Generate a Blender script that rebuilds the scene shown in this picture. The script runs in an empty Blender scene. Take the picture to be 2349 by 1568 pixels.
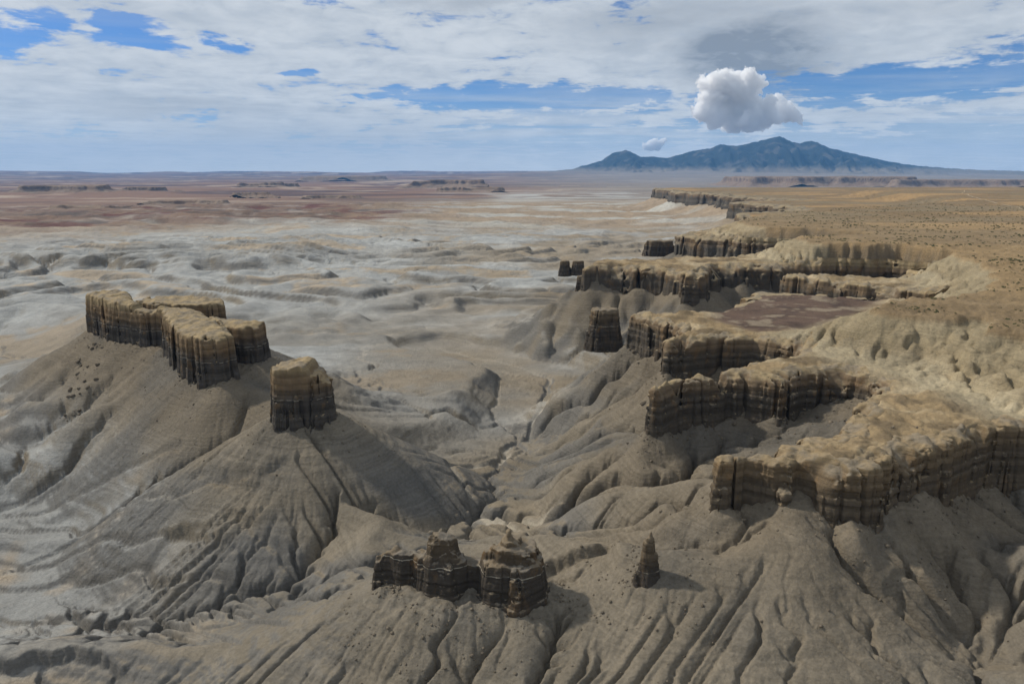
import bpy, math, heapq, time
import numpy as np
T0 = time.time()
def log(*a): print('[scene %.1fs]' % (time.time() - T0), *a, flush=True)

# ------------------------------------------------------------------ camera, sky, sun, exposure
scn = bpy.context.scene
COL = scn.collection
CAMZ, FPX, PITCH = 220.0, 731.0, math.radians(13.1)
cam_d = bpy.data.cameras.new('camera'); cam = bpy.data.objects.new('camera', cam_d); COL.objects.link(cam)
cam.location = (0, 0, CAMZ); cam.rotation_euler = (math.radians(90) - PITCH, 0, 0)
cam_d.sensor_fit = 'HORIZONTAL'; cam_d.sensor_width = 36.0; cam_d.lens = 36.0 * FPX / 1024.0
cam_d.clip_start = 1.0; cam_d.clip_end = 300000.0
scn.camera = cam
scn.view_settings.view_transform = 'Standard'; scn.view_settings.look = 'None'
scn.view_settings.exposure = 0.0; scn.view_settings.gamma = 1.0

SUN_EL, SUN_AZ = math.radians(41), math.radians(-68)      # azimuth from +Y towards +X
sdir = (math.sin(SUN_AZ) * math.cos(SUN_EL), math.cos(SUN_AZ) * math.cos(SUN_EL), math.sin(SUN_EL))
sun_d = bpy.data.lights.new('sun', 'SUN'); sun = bpy.data.objects.new('sun', sun_d); COL.objects.link(sun)
sun_d.energy = 3.5; sun_d.angle = math.radians(2.5); sun_d.color = (1.0, 0.93, 0.82)
from mathutils import Vector
sun.rotation_euler = Vector(sdir).to_track_quat('Z', 'Y').to_euler()
sun.location = (-500, 300, 900)

world = bpy.data.worlds.new('World'); scn.world = world; world.use_nodes = True

class NG:
    """small helper for node trees"""
    def __init__(s, tree):
        s.t = tree; s.n = tree.nodes; s.l = tree.links
    def node(s, typ, **kw):
        n = s.n.new(typ)
        for k, v in kw.items(): setattr(n, k, v)
        return n
    def put(s, sock, v):
        if hasattr(v, 'is_linked') or hasattr(v, 'node'): s.l.new(v, sock)
        elif v is not None: sock.default_value = v
    def math(s, op, a, b=None, c=None, clamp=False):
        n = s.node('ShaderNodeMath', operation=op, use_clamp=clamp)
        for i, v in enumerate((a, b, c)):
            if v is not None: s.put(n.inputs[i], v)
        return n.outputs[0]
    def vmath(s, op, a, b=None):
        n = s.node('ShaderNodeVectorMath', operation=op)
        s.put(n.inputs[0], a)
        if b is not None: s.put(n.inputs[1], b)
        return n.outputs[1] if op in ('DOT_PRODUCT', 'LENGTH') else n.outputs[0]
    def mix(s, f, a, b, blend='MIX'):
        n = s.node('ShaderNodeMix', data_type='RGBA', blend_type=blend)
        s.put(n.inputs[0], f); s.put(n.inputs[6], a); s.put(n.inputs[7], b)
        return n.outputs[2]
    def noise(s, vec, scale=1.0, detail=6.0, rough=0.55, dist=0.0, lac=2.0):
        n = s.node('ShaderNodeTexNoise')
        if vec is not None: s.put(n.inputs['Vector'], vec)
        n.inputs['Scale'].default_value = scale; n.inputs['Detail'].default_value = detail
        n.inputs['Roughness'].default_value = rough; n.inputs['Distortion'].default_value = dist
        n.inputs['Lacunarity'].default_value = lac
        return n.outputs['Fac']
    def smooth(s, x, a, b, lo=0.0, hi=1.0):
        n = s.node('ShaderNodeMapRange', interpolation_type='SMOOTHSTEP')
        s.put(n.inputs[0], x)
        for i, v in zip((1, 2, 3, 4), (a, b, lo, hi)): s.put(n.inputs[i], v)
        return n.outputs[0]
    def comb(s, x, y, z):
        n = s.node('ShaderNodeCombineXYZ')
        for i, v in enumerate((x, y, z)): s.put(n.inputs[i], v)
        return n.outputs[0]
    def sep(s, v):
        n = s.node('ShaderNodeSeparateXYZ'); s.put(n.inputs[0], v)
        return n.outputs

def build_sky():
    g = NG(world.node_tree); g.n.clear()
    out = g.node('ShaderNodeOutputWorld'); bg = g.node('ShaderNodeBackground')
    sky = g.node('ShaderNodeTexSky', sky_type='NISHITA')
    sky.sun_disc = False; sky.sun_elevation = SUN_EL; sky.sun_rotation = SUN_AZ
    sky.altitude = 1600; sky.air_density = 1.0; sky.dust_density = 0.4; sky.ozone_density = 2.5
    geo = g.node('ShaderNodeTexCoord')
    d = g.vmath('NORMALIZE', geo.outputs['Generated'])
    X, Y, Z = g.sep(d)
    az = g.math('ARCTAN2', X, Y)                    # 0 ahead, + right
    el = g.math('ARCSINE', Z)
    # two cloud sheets, each a flat layer: the direction meets a plane overhead (softly curved at the horizon)
    k = g.math('ADD', g.math('MAXIMUM', Z, 0.0), 0.035)
    px, py = g.math('DIVIDE', X, k), g.math('DIVIDE', Y, k)
    hi = g.comb(px, g.math('MULTIPLY', py, 1.0), 0.0)
    big = g.noise(g.vmath('ADD', hi, (3.1, 7.7, 0.0)), 0.24, 3.0, 0.5)
    det = g.noise(g.vmath('ADD', hi, (11.3, 2.2, 0.0)), 1.6, 9.0, 0.62, 0.35)
    fine = g.noise(g.vmath('ADD', hi, (1.3, 9.2, 4.0)), 5.0, 6.0, 0.6, 0.2)
    wisp = g.noise(g.comb(g.math('MULTIPLY', az, 3.0), g.math('MULTIPLY', el, 46.0), 1.7), 1.0, 7.0, 0.55, 0.5)
    wob = g.noise(g.comb(g.math('MULTIPLY', az, 7.0), g.math('MULTIPLY', el, 26.0), 5.0), 1.0, 6.0, 0.6, 0.4)
    wob2 = g.noise(g.comb(g.math('MULTIPLY', az, 20.0), g.math('MULTIPLY', el, 55.0), 9.0), 1.0, 7.0, 0.6, 0.4)
    wa_ = g.math('MULTIPLY', g.math('SUBTRACT', g.noise(g.comb(g.math('MULTIPLY', az, 9.0), g.math('MULTIPLY', el, 24.0), 21.0), 1.0, 7.0, 0.62), 0.5), 0.16)
    we_ = g.math('MULTIPLY', g.math('SUBTRACT', g.noise(g.comb(g.math('MULTIPLY', az, 9.0), g.math('MULTIPLY', el, 24.0), 33.0), 1.0, 7.0, 0.62), 0.5), 0.055)
    azw, elw = g.math('ADD', az, wa_), g.math('ADD', el, we_)
    def blob(a0, e0, wa, we, tilt=0.0):            # soft opening / thickening in the deck around one direction
        a0, e0, wa, we = [math.radians(q) for q in (a0, e0, wa, we)]
        u = g.math('DIVIDE', g.math('SUBTRACT', azw, a0), wa)
        v = g.math('DIVIDE', g.math('SUBTRACT', g.math('SUBTRACT', elw, e0), g.math('MULTIPLY', g.math('SUBTRACT', azw, a0), tilt)), we)
        r = g.math('SQRT', g.math('ADD', g.math('MULTIPLY', u, u), g.math('MULTIPLY', v, v)))
        return g.smooth(r, 1.5, 0.0)
    def term(n, w): return g.math('MULTIPLY', g.math('SUBTRACT', n, 0.5), w)
    cover = g.math('ADD', g.math('ADD', term(big, 1.0), term(det, 1.5)), g.math('ADD', term(fine, 0.6), term(wob2, 1.6)))
    cover = g.math('ADD', cover, g.math('ADD', term(wob, 0.8), g.smooth(el, math.radians(14), math.radians(60), 0.98, 0.80)))
    gaps = None
    for (a0, e0, wa, we, tl, w) in GAPS:
        b = g.math('MULTIPLY', blob(a0, e0, wa, we, tl), w)
        gaps = b if gaps is None else g.math('MAXIMUM', gaps, b)
    gaps = g.math('MULTIPLY', gaps, 1.15)
    cover = g.math('SUBTRACT', cover, gaps)
    deck = g.smooth(cover, 0.38, 0.80)
    # thin horizontal streaks low down
    low = g.smooth(el, math.radians(7.0), math.radians(3.0))
    st = g.math('MULTIPLY', g.smooth(wisp, 0.40, 0.66), g.math('ADD', g.math('MULTIPLY', low, 0.72), 0.18))
    st = g.math('MULTIPLY', st, g.smooth(el, 0.0, math.radians(0.9), 0.35, 1.0))
    veil = g.smooth(el, math.radians(6.0), math.radians(0.5), 0.0, 0.90)
    alpha = g.math('MAXIMUM', g.math('MAXIMUM', g.math('MULTIPLY', deck, 0.95), st), veil)
    # cloud colour: thick parts greyer
    thick = g.math('ADD', g.math('MULTIPLY', big, 0.55), g.math('MULTIPLY', wob, 0.45))
    grey = None
    for (a0, e0, wa, we, tl, w) in GREYS:
        b = g.math('MULTIPLY', blob(a0, e0, wa, we, tl), w)
        grey = b if grey is None else g.math('MAXIMUM', grey, b)
    grey = g.math('MULTIPLY', grey, g.smooth(wob2, 0.25, 0.65, 0.5, 1.15))
    tex = g.math('ADD', g.math('MULTIPLY', det, 0.5), g.math('MULTIPLY', wob2, 0.5))
    ccol = g.mix(g.smooth(tex, 0.34, 0.64), (0.50, 0.55, 0.60, 1), (0.70, 0.735, 0.76, 1))
    ccol = g.mix(g.smooth(thick, 0.50, 0.66, 0.0, 0.35), ccol, (0.47, 0.52, 0.57, 1))
    ccol = g.mix(g.math('MULTIPLY', grey, 1.0, clamp=True), ccol, (0.27, 0.31, 0.36, 1))
    hz = g.smooth(el, math.radians(5.0), 0.0, 0.0, 0.55)
    ccol = g.mix(hz, ccol, (0.82, 0.86, 0.88, 1))
    skyc = g.mix(1.0, sky.outputs[0], SKY_TINT, 'MULTIPLY')
    # Background strength SKY_S applies to both; clouds are divided back
    csc = g.mix(1.0, ccol, (1.0 / SKY_S,) * 3 + (1,), 'MULTIPLY')
    colr = g.mix(alpha, skyc, csc)
    # below the horizon: plain earth tone for stray rays
    colr = g.mix(g.smooth(Z, -0.03, -0.12), colr, (0.15 / SKY_S, 0.14 / SKY_S, 0.12 / SKY_S, 1))
    g.l.new(colr, bg.inputs[0]); bg.inputs[1].default_value = SKY_S
    g.l.new(bg.outputs[0], out.inputs[0])

SKY_S = 0.10
SKY_TINT = (0.42, 0.62, 0.92, 1)
#        az    el   half-width half-height tilt  weight   (degrees)
GAPS = [(-26.0, 9.1, 4.2, 1.5, -0.1, 0.62), (-33.5, 8.4, 4.5, 1.6, 0.15, 0.75), (-20.5, 8.6, 1.9, 0.7, -0.2, 0.62),
        (-30, 11.5, 7.0, 0.8, 0.0, 0.40), (-15.0, 11.6, 5.0, 0.6, 0.0, 0.35), (-15.5, 6.9, 1.2, 0.35, 0.0, 0.5),
        (0.0, 5.3, 12.0, 0.75, 0.02, 0.68), (8.0, 5.0, 6.5, 0.95, 0.02, 0.68), (27.0, 5.9, 13.0, 1.6, 0.03, 0.85), (16.0, 5.2, 5.0, 1.2, 0.0, 0.6),
        (30.0, 2.0, 14.0, 1.6, 0.0, 0.62), (4.0, 2.8, 12.0, 1.8, 0.0, 0.62), (33.0, 7.6, 4.0, 0.8, 0.0, 0.4)]
GREYS = [(17.5, 7.9, 6.0, 2.8, 0.0, 1.35), (12.0, 10.6, 9.0, 1.6, 0.1, 0.55), (-24, 4.2, 8, 0.8, 0, 0.35), (-14, 2.2, 14, 1.6, 0, 0.35), (26, 10.5, 8, 1.2, 0, 0.25), (-4, 12, 5, 0.7, 0, 0.5)]
build_sky()

# ------------------------------------------------------------------ numeric helpers
def P(px, py, z):
    """photo pixel (2348-wide copy) -> the point at height z under it"""
    k = 1024 / 2348.0
    u = (px * k - 512) / FPX; v = -(py * k - 341.5) / FPX
    c, s = math.cos(PITCH), math.sin(PITCH)
    t = (z - CAMZ) / (-s + v * c)
    return (u * t, (c + v * s) * t, z)

rng = np.random.RandomState(7)
PERM = np.tile(np.random.RandomState(3).permutation(512).astype(np.int32), 3)
ang = np.linspace(0, 2 * np.pi, 512, endpoint=False)
G2 = np.stack([np.cos(ang), np.sin(ang)], 1).astype(np.float32)
g3 = np.random.RandomState(5).normal(size=(512, 3)); G3 = (g3 / np.linalg.norm(g3, axis=1)[:, None]).astype(np.float32)

def n2(x, y, seed=0):
    x = np.asarray(x, np.float32) + seed * 17.37; y = np.asarray(y, np.float32) - seed * 9.11
    xf = np.floor(x); yf = np.floor(y)
    xi = xf.astype(np.int32) & 511; yi = yf.astype(np.int32) & 511
    fx = x - xf; fy = y - yf
    u = fx * fx * fx * (fx * (fx * 6 - 15) + 10); v = fy * fy * fy * (fy * (fy * 6 - 15) + 10)
    x1 = (xi + 1) & 511; y1 = (yi + 1) & 511
    def gd(a, b, dx, dy):
        h = PERM[PERM[a] + b]
        return G2[h, 0] * dx + G2[h, 1] * dy
    a = gd(xi, yi, fx, fy); b = gd(x1, yi, fx - 1, fy); c = gd(xi, y1, fx, fy - 1); e = gd(x1, y1, fx - 1, fy - 1)
    return 1.45 * ((a + u * (b - a)) * (1 - v) + (c + u * (e - c)) * v)

def fbm(x, y, o=4, seed=0, gain=0.5):
    r = 0; a = 1.0; t = 0
    for i in range(o):
        r = r + a * n2(x * 2 ** i, y * 2 ** i, seed + i); t += a; a *= gain
    return r / t

def n3(x, y, z, seed=0):
    x = x.astype(np.float32) + seed * 13.7; y = y.astype(np.float32) + seed * 5.3; z = z.astype(np.float32)
    xf, yf, zf = np.floor(x), np.floor(y), np.floor(z)
    xi, yi, zi = [q.astype(np.int32) & 511 for q in (xf, yf, zf)]
    fx, fy, fz = x - xf, y - yf, z - zf
    u, v, w = [q * q * (3 - 2 * q) for q in (fx, fy, fz)]
    x1, y1, z1 = (xi + 1) & 511, (yi + 1) & 511, (zi + 1) & 511
    def gd(a, b, c, dx, dy, dz):
        h = PERM[PERM[PERM[a] + b] + c]
        gg = G3[h]
        return gg[..., 0] * dx + gg[..., 1] * dy + gg[..., 2] * dz
    p = gd(xi, yi, zi, fx, fy, fz); q = gd(x1, yi, zi, fx - 1, fy, fz); r0 = p + u * (q - p)
    p = gd(xi, y1, zi, fx, fy - 1, fz); q = gd(x1, y1, zi, fx - 1, fy - 1, fz); r1 = p + u * (q - p)
    p = gd(xi, yi, z1, fx, fy, fz - 1); q = gd(x1, yi, z1, fx - 1, fy, fz - 1); r2 = p + u * (q - p)
    p = gd(xi, y1, z1, fx, fy - 1, fz - 1); q = gd(x1, y1, z1, fx - 1, fy - 1, fz - 1); r3 = p + u * (q - p)
    return 1.4 * ((r0 + v * (r1 - r0)) * (1 - w) + (r2 + v * (r3 - r2)) * w)

def ss(x, a, b):
    t = np.clip((x - a) / (b - a), 0, 1); return t * t * (3 - 2 * t)
def smax(a, b, k):
    h = np.clip(0.5 + 0.5 * (a - b) / k, 0, 1); return b + h * (a - b) + k * h * (1 - h)
def smin(a, b, k): return -smax(-a, -b, k)

def poly_sd(x, y, poly):
    """signed distance to a polygon, positive inside"""
    d2 = np.full(np.shape(x), 1e18); ins = np.zeros(np.shape(x), bool)
    n = len(poly)
    for i in range(n):
        ax, ay = poly[i]; bx, by = poly[(i + 1) % n]
        ex, ey = bx - ax, by - ay
        t = np.clip(((x - ax) * ex + (y - ay) * ey) / (ex * ex + ey * ey + 1e-9), 0, 1)
        dx, dy = x - ax - t * ex, y - ay - t * ey
        d2 = np.minimum(d2, dx * dx + dy * dy)
        if ey != 0:
            c = ((ay > y) != (by > y)) & (x < ex * (y - ay) / ey + ax); ins ^= c
    d = np.sqrt(d2); return np.where(ins, d, -d)

def segs(pts):
    return [(pts[i], pts[i + 1]) for i in range(len(pts) - 1)]
def seg_t(x, y, a, b):
    ex, ey = b[0] - a[0], b[1] - a[1]
    t = np.clip(((x - a[0]) * ex + (y - a[1]) * ey) / (ex * ex + ey * ey + 1e-9), 0, 1)
    d = np.hypot(x - a[0] - t * ex, y - a[1] - t * ey)
    return d, a[2] + t * (b[2] - a[2])

# ------------------------------------------------------------------ layout of the land (metres; camera stands at x=0,y=0,z=220)
RIM = [(900, -300), (520, 30), (400, 140), (335, 215), (318, 270), (290, 305), (258, 318), (234, 317), (205, 304), (172, 289), (161, 278), (140, 266), (126, 263),
       (119, 271), (110, 273), (97, 278), (84, 276), (83, 281), (97, 284), (111, 287), (121, 294), (129, 304), (145, 307), (152, 322), (166, 338),
       (182, 362), (203, 392), (200, 410), (176, 412), (164, 404), (152, 394), (140, 398), (128, 405), (104, 398), (77, 380), (75, 386), (98, 407), (120, 416), (150, 436),
       (186, 460), (192, 484), (170, 497), (146, 502), (120, 490), (104, 488), (106, 500), (122, 524), (128, 545), (112, 560), (98, 588), (104, 603), (124, 596), (150, 602), (174, 612),
       (196, 640), (240, 705), (300, 690), (370, 655), (405, 672), (360, 735), (300, 808), (306, 824), (360, 820), (430, 800), (500, 830), (470, 890), (390, 905), (320, 900), (262, 908),
       (228, 862), (216, 812), (196, 808), (184, 872), (150, 892), (92, 905), (90, 918), (102, 955), (190, 985), (300, 1010), (400, 1050), (520, 1095), (470, 1165), (395, 1190),
       (335, 1285), (303, 1340), (310, 1360), (345, 1420), (430, 1490), (560, 1540), (540, 1590), (488, 1630), (495, 1660), (600, 1800), (560, 1930), (620, 2080), (840, 2200),
       (900, 2500), (820, 2800), (1177, 3100), (1010, 3500), (1060, 3900), (930, 4300), (985, 4700), (950, 5150), (1000, 5300), (1500, 5450), (3000, 5650), (9000, 6200), (9000, -300)]
TIER2 = [P(2700, 900, 128)[:2], P(2348, 790, 128)[:2], P(2262, 778, 128)[:2], P(2255, 742, 128)[:2], P(2200, 748, 128)[:2], P(2060, 735, 128)[:2], P(2000, 722, 128)[:2], P(2060, 700, 128)[:2],
         P(2200, 690, 128)[:2], P(2262, 668, 128)[:2], P(2270, 640, 128)[:2], P(2240, 605, 128)[:2], P(2140, 585, 128)[:2], P(1990, 572, 128)[:2], P(1850, 562, 128)[:2],
         P(1810, 545, 128)[:2], P(1760, 528, 128)[:2], P(1690, 512, 128)[:2], P(1760, 492, 128)[:2], (1500, 2400), (1700, 3600), (9000, 4200), (9000, -300), (700, -100)]
BUTTE = [  # the long butte: four joined blocks (outline, top height)
    ([(-386, 650), (-362, 628), (-338, 606), (-318, 597), (-312, 606), (-328, 626), (-345, 655), (-372, 668)], 111),
    ([(-318, 597), (-302, 590), (-285, 588), (-272, 592), (-276, 602), (-300, 604), (-314, 608)], 106),
    ([(-290, 592), (-272, 560), (-252, 528), (-236, 506), (-216, 488), (-200, 485), (-194, 498), (-207, 522), (-226, 548), (-250, 582), (-272, 600)], 109),
    ([(-232, 550), (-216, 538), (-200, 531), (-190, 538), (-189, 552), (-205, 562), (-225, 570), (-244, 575)], 107)]
BUTTE_BACK = [(-334, 634), (-310, 622), (-280, 618), (-256, 616), (-250, 630), (-262, 652), (-300, 664), (-336, 664)]
BUTTE_ALL = [(-388, 650), (-338, 604), (-300, 588), (-272, 558), (-232, 504), (-198, 483), (-188, 530), (-186, 555), (-220, 573), (-250, 600), (-252, 640), (-300, 668), (-372, 670)]
TOWER_C = (-124.0, 415.0)
RIDGES = [  # crest lines: (x, y, z) points and side slope
    ([P(1930, 1190, 86), P(1800, 1228, 79), P(1700, 1256, 74), (74, 266, 71), (60, 257, 66), (40, 254, 64), (18, 250, 66), (0, 248, 67), (-15, 251, 66), (-30, 252, 66), (-46, 257, 64),
      P(760, 1400, 50), P(640, 1462, 43), P(500, 1474, 40), P(300, 1476, 38), P(0, 1486, 36), P(-300, 1500, 34)], 0.60),
    ([P(1640, 1088, 99), P(1720, 1078, 101), P(1800, 1085, 99), P(1850, 1110, 94)], 0.66),
    ([(206, 398, 95), (188, 378, 90), (168, 362, 85), (150, 352, 81)], 0.35),
    ([P(545, 872, 80), P(620, 930, 79), P(700, 968, 80), P(740, 975, 79)], 0.62),
    ([P(690, 975, 77), P(600, 1085, 56), P(420, 1170, 30), P(200, 1225, 14)], 0.55),
    ([P(640, 985, 72), P(520, 1040, 54), P(350, 1090, 34), P(100, 1140, 16)], 0.5),
    ([P(760, 975, 72), P(860, 1010, 38), P(930, 1040, 26), P(1000, 1090, 22), P(1010, 1150, 28), P(1060, 1195, 35), P(1160, 1200, 38)], 0.42),
    ([P(780, 908, 26), P(900, 908, 30), P(1000, 908, 33), P(1050, 888, 38), P(1085, 930, 26), P(1190, 972, 13)], 0.55),
    ([P(240, 760, 70), P(150, 870, 45), P(60, 960, 25), P(-80, 1000, 12)], 0.55),
    ([P(400, 850, 64), P(260, 1000, 34), P(120, 1060, 18)], 0.5),
    ([P(0, 705, 34), P(60, 690, 38), P(140, 695, 38), P(200, 710, 36), P(230, 770, 40)], 0.45),
    ([P(-200, 1060, 46), P(-60, 940, 30), P(40, 905, 22)], 0.5),
    ([P(2500, 1250, 86), P(2420, 1400, 74), P(2380, 1560, 62)], 0.6),
    ([P(2090, 1160, 84), P(2150, 1300, 71), P(2200, 1420, 63)], 0.6),
    ([P(1940, 1215, 82), P(1990, 1350, 70), P(2060, 1500, 59)], 0.55),
    ([P(1760, 1240, 77), P(1780, 1400, 66), P(1800, 1560, 55)], 0.55),
    ([P(1185, 1400, 64), P(1190, 1568, 53)], 0.5),
    ([P(880, 1330, 58), P(760, 1480, 46), P(620, 1580, 38)], 0.5),
    ([P(640, 622, 18), P(700, 640, 20), P(780, 640, 18), P(900, 628, 16), P(1000, 618, 15)], 0.35),
    ([P(700, 700, 10), P(800, 690, 16), P(900, 672, 14), P(1000, 655, 18), P(1100, 652, 16)], 0.35),
]
VALLEYS = [  # valley lines: points and width of the flat floor
    ([P(1620, 1240, 77), P(1500, 1232, 70), P(1240, 1213, 46), P(1170, 1180, 38), P(1080, 1168, 31), P(1048, 1110, 24)], 13),
    ([P(1080, 1168, 30), P(1048, 1110, 23), P(1060, 1072, 20), P(1150, 1040, 16), P(1215, 1000, 12), P(1240, 955, 10), P(1245, 905, 8), P(1252, 866, 6), P(1150, 830, 3), P(1000, 800, 1)], 40),
    ([P(1650, 1065, 82), P(1450, 1088, 67), P(1250, 1155, 45), P(1120, 1172, 33)], 9),
    ([P(1880, 975, 86), P(1740, 1040, 84), P(1600, 1070, 78)], 3),
    ([(165, 462, 86), (110, 446, 76), (50, 436, 48), (5, 450, 28), (-25, 470, 20)], 3),
    ([(130, 530, 84), (90, 522, 70), (45, 520, 36), (15, 545, 14)], 3),
    ([(170, 640, 80), (120, 650, 62), (60, 690, 30), (20, 740, 8)], 3),
    ([(260, 760, 78), (190, 740, 60), (120, 760, 34), (40, 800, 6)], 3),
    ([P(760, 1245, 42), P(560, 1240, 32), P(400, 1283, 16), P(150, 1283, 6), P(0, 1285, 3), P(-200, 1300, 2)], 8),
    ([P(620, 1345, 24), P(450, 1370, 10), P(250, 1350, 5), P(0, 1340, 3)], 16),
    ([P(520, 1435, 28), P(330, 1420, 12), P(0, 1430, 4)], 12),
    ([P(2300, 1180, 79), P(2310, 1300, 68), P(2262, 1420, 57), P(2250, 1530, 48)], 2),
    ([P(2050, 1200, 81), P(2130, 1340, 67), P(2230, 1430, 58)], 2),
    ([P(560, 1120, 50), P(500, 1165, 32), P(330, 1230, 10), P(0, 1215, 3)], 6),
    ([P(400, 1040, 42), P(300, 1100, 22), P(150, 1160, 8), P(0, 1180, 3)], 8),
]
SCARPS = [([P(-40, 1488, 36), P(100, 1492, 36), P(200, 1500, 36), P(330, 1508, 36)], 5.0),
          ([P(1260, 1268, 64), P(1330, 1290, 63), P(1410, 1290, 63)], 6.0),
          ([P(380, 1275, 16), P(450, 1278, 18), P(555, 1292, 20)], 4.5),
          ([P(640, 1062, 50), P(690, 1080, 50), P(740, 1075, 48), P(790, 1100, 45)], 4.0),
          ([P(420, 1150, 30), P(490, 1160, 32), P(560, 1190, 30), P(620, 1215, 28)], 3.5),
          ([P(540, 1180, 26), P(600, 1200, 28), P(680, 1150, 36)], 3.0),
          ([P(780, 1195, 32), P(830, 1205, 32), P(870, 1190, 32)], 3.0),
          ([P(1880, 1380, 58), P(2000, 1400, 58), P(2080, 1380, 58)], 2.5)]

def sd_rim(x, y):
    w = 7.5 * n2(x / 24.0, y / 24.0, 21) + 4.4 * n2(x / 9.5, y / 9.5, 22)
    far = ss(np.hypot(x, y), 700, 2200)
    w = w * (1 - far) + far * (38 * n2(x / 190.0, y / 190.0, 23) + 16 * n2(x / 70.0, y / 70.0, 24))
    s = poly_sd(x, y, RIM)
    return s + w * ss(np.abs(s), 0, 3) * 0.0 + w * np.where(np.hypot(x, y) < 700, 0.55, 1.0)

def plateau(x, y, s1=None):
    """height of the mesa top"""
    s2 = poly_sd(x, y, TIER2) + 9 * n2(x / 45.0, y / 45.0, 31) + 5 * n2(x / 17.0, y / 17.0, 32)
    r = np.hypot(x, y); fs = 1 + r / 900.0
    z = 108 + 2.2 * fbm(x / 38.0, y / 38.0, 3, 33) + (r < 1100) * (2.6 * (np.abs(n2(x / 17.0, y / 17.0, 35)) - 0.3) + 1.4 * np.abs(n2(x / 6.0, y / 6.0, 34)) + 0.5 * np.abs(n2(x / 2.4, y / 2.4, 30)) + 0.5 * fbm(x / 5.0, y / 5.0, 2, 36))
    hill = ss(s2, -34 * fs, 6)
    hill = np.clip(hill ** 1.25 - 0.22 * (hill * (1 - hill) * 4) * ss(np.abs(n2(x / 13.0, y / 13.0, 39)), 0.3, 0.0), 0, 1)
    z = z + 22 * hill + 1.2 * np.abs(n2(x / 11.0, y / 11.0, 37)) * (hill > 0.02) * (hill < 0.9)
    z = z + 2.5 * ss(s2, -1, 1.5)
    bench = ss(poly_sd(x, y, BENCH), -14, 6)
    z = z * (1 - bench) + bench * (106.5 + 0.6 * n2(x / 20.0, y / 20.0, 38))
    return z, s2, bench
BENCH = [P(1650, 735, 107)[:2], P(1640, 700, 107)[:2], P(1760, 662, 107)[:2], P(1900, 668, 107)[:2], P(2020, 682, 107)[:2], P(1960, 715, 107)[:2], P(1830, 750, 107)[:2], P(1740, 758, 107)[:2]]

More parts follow.
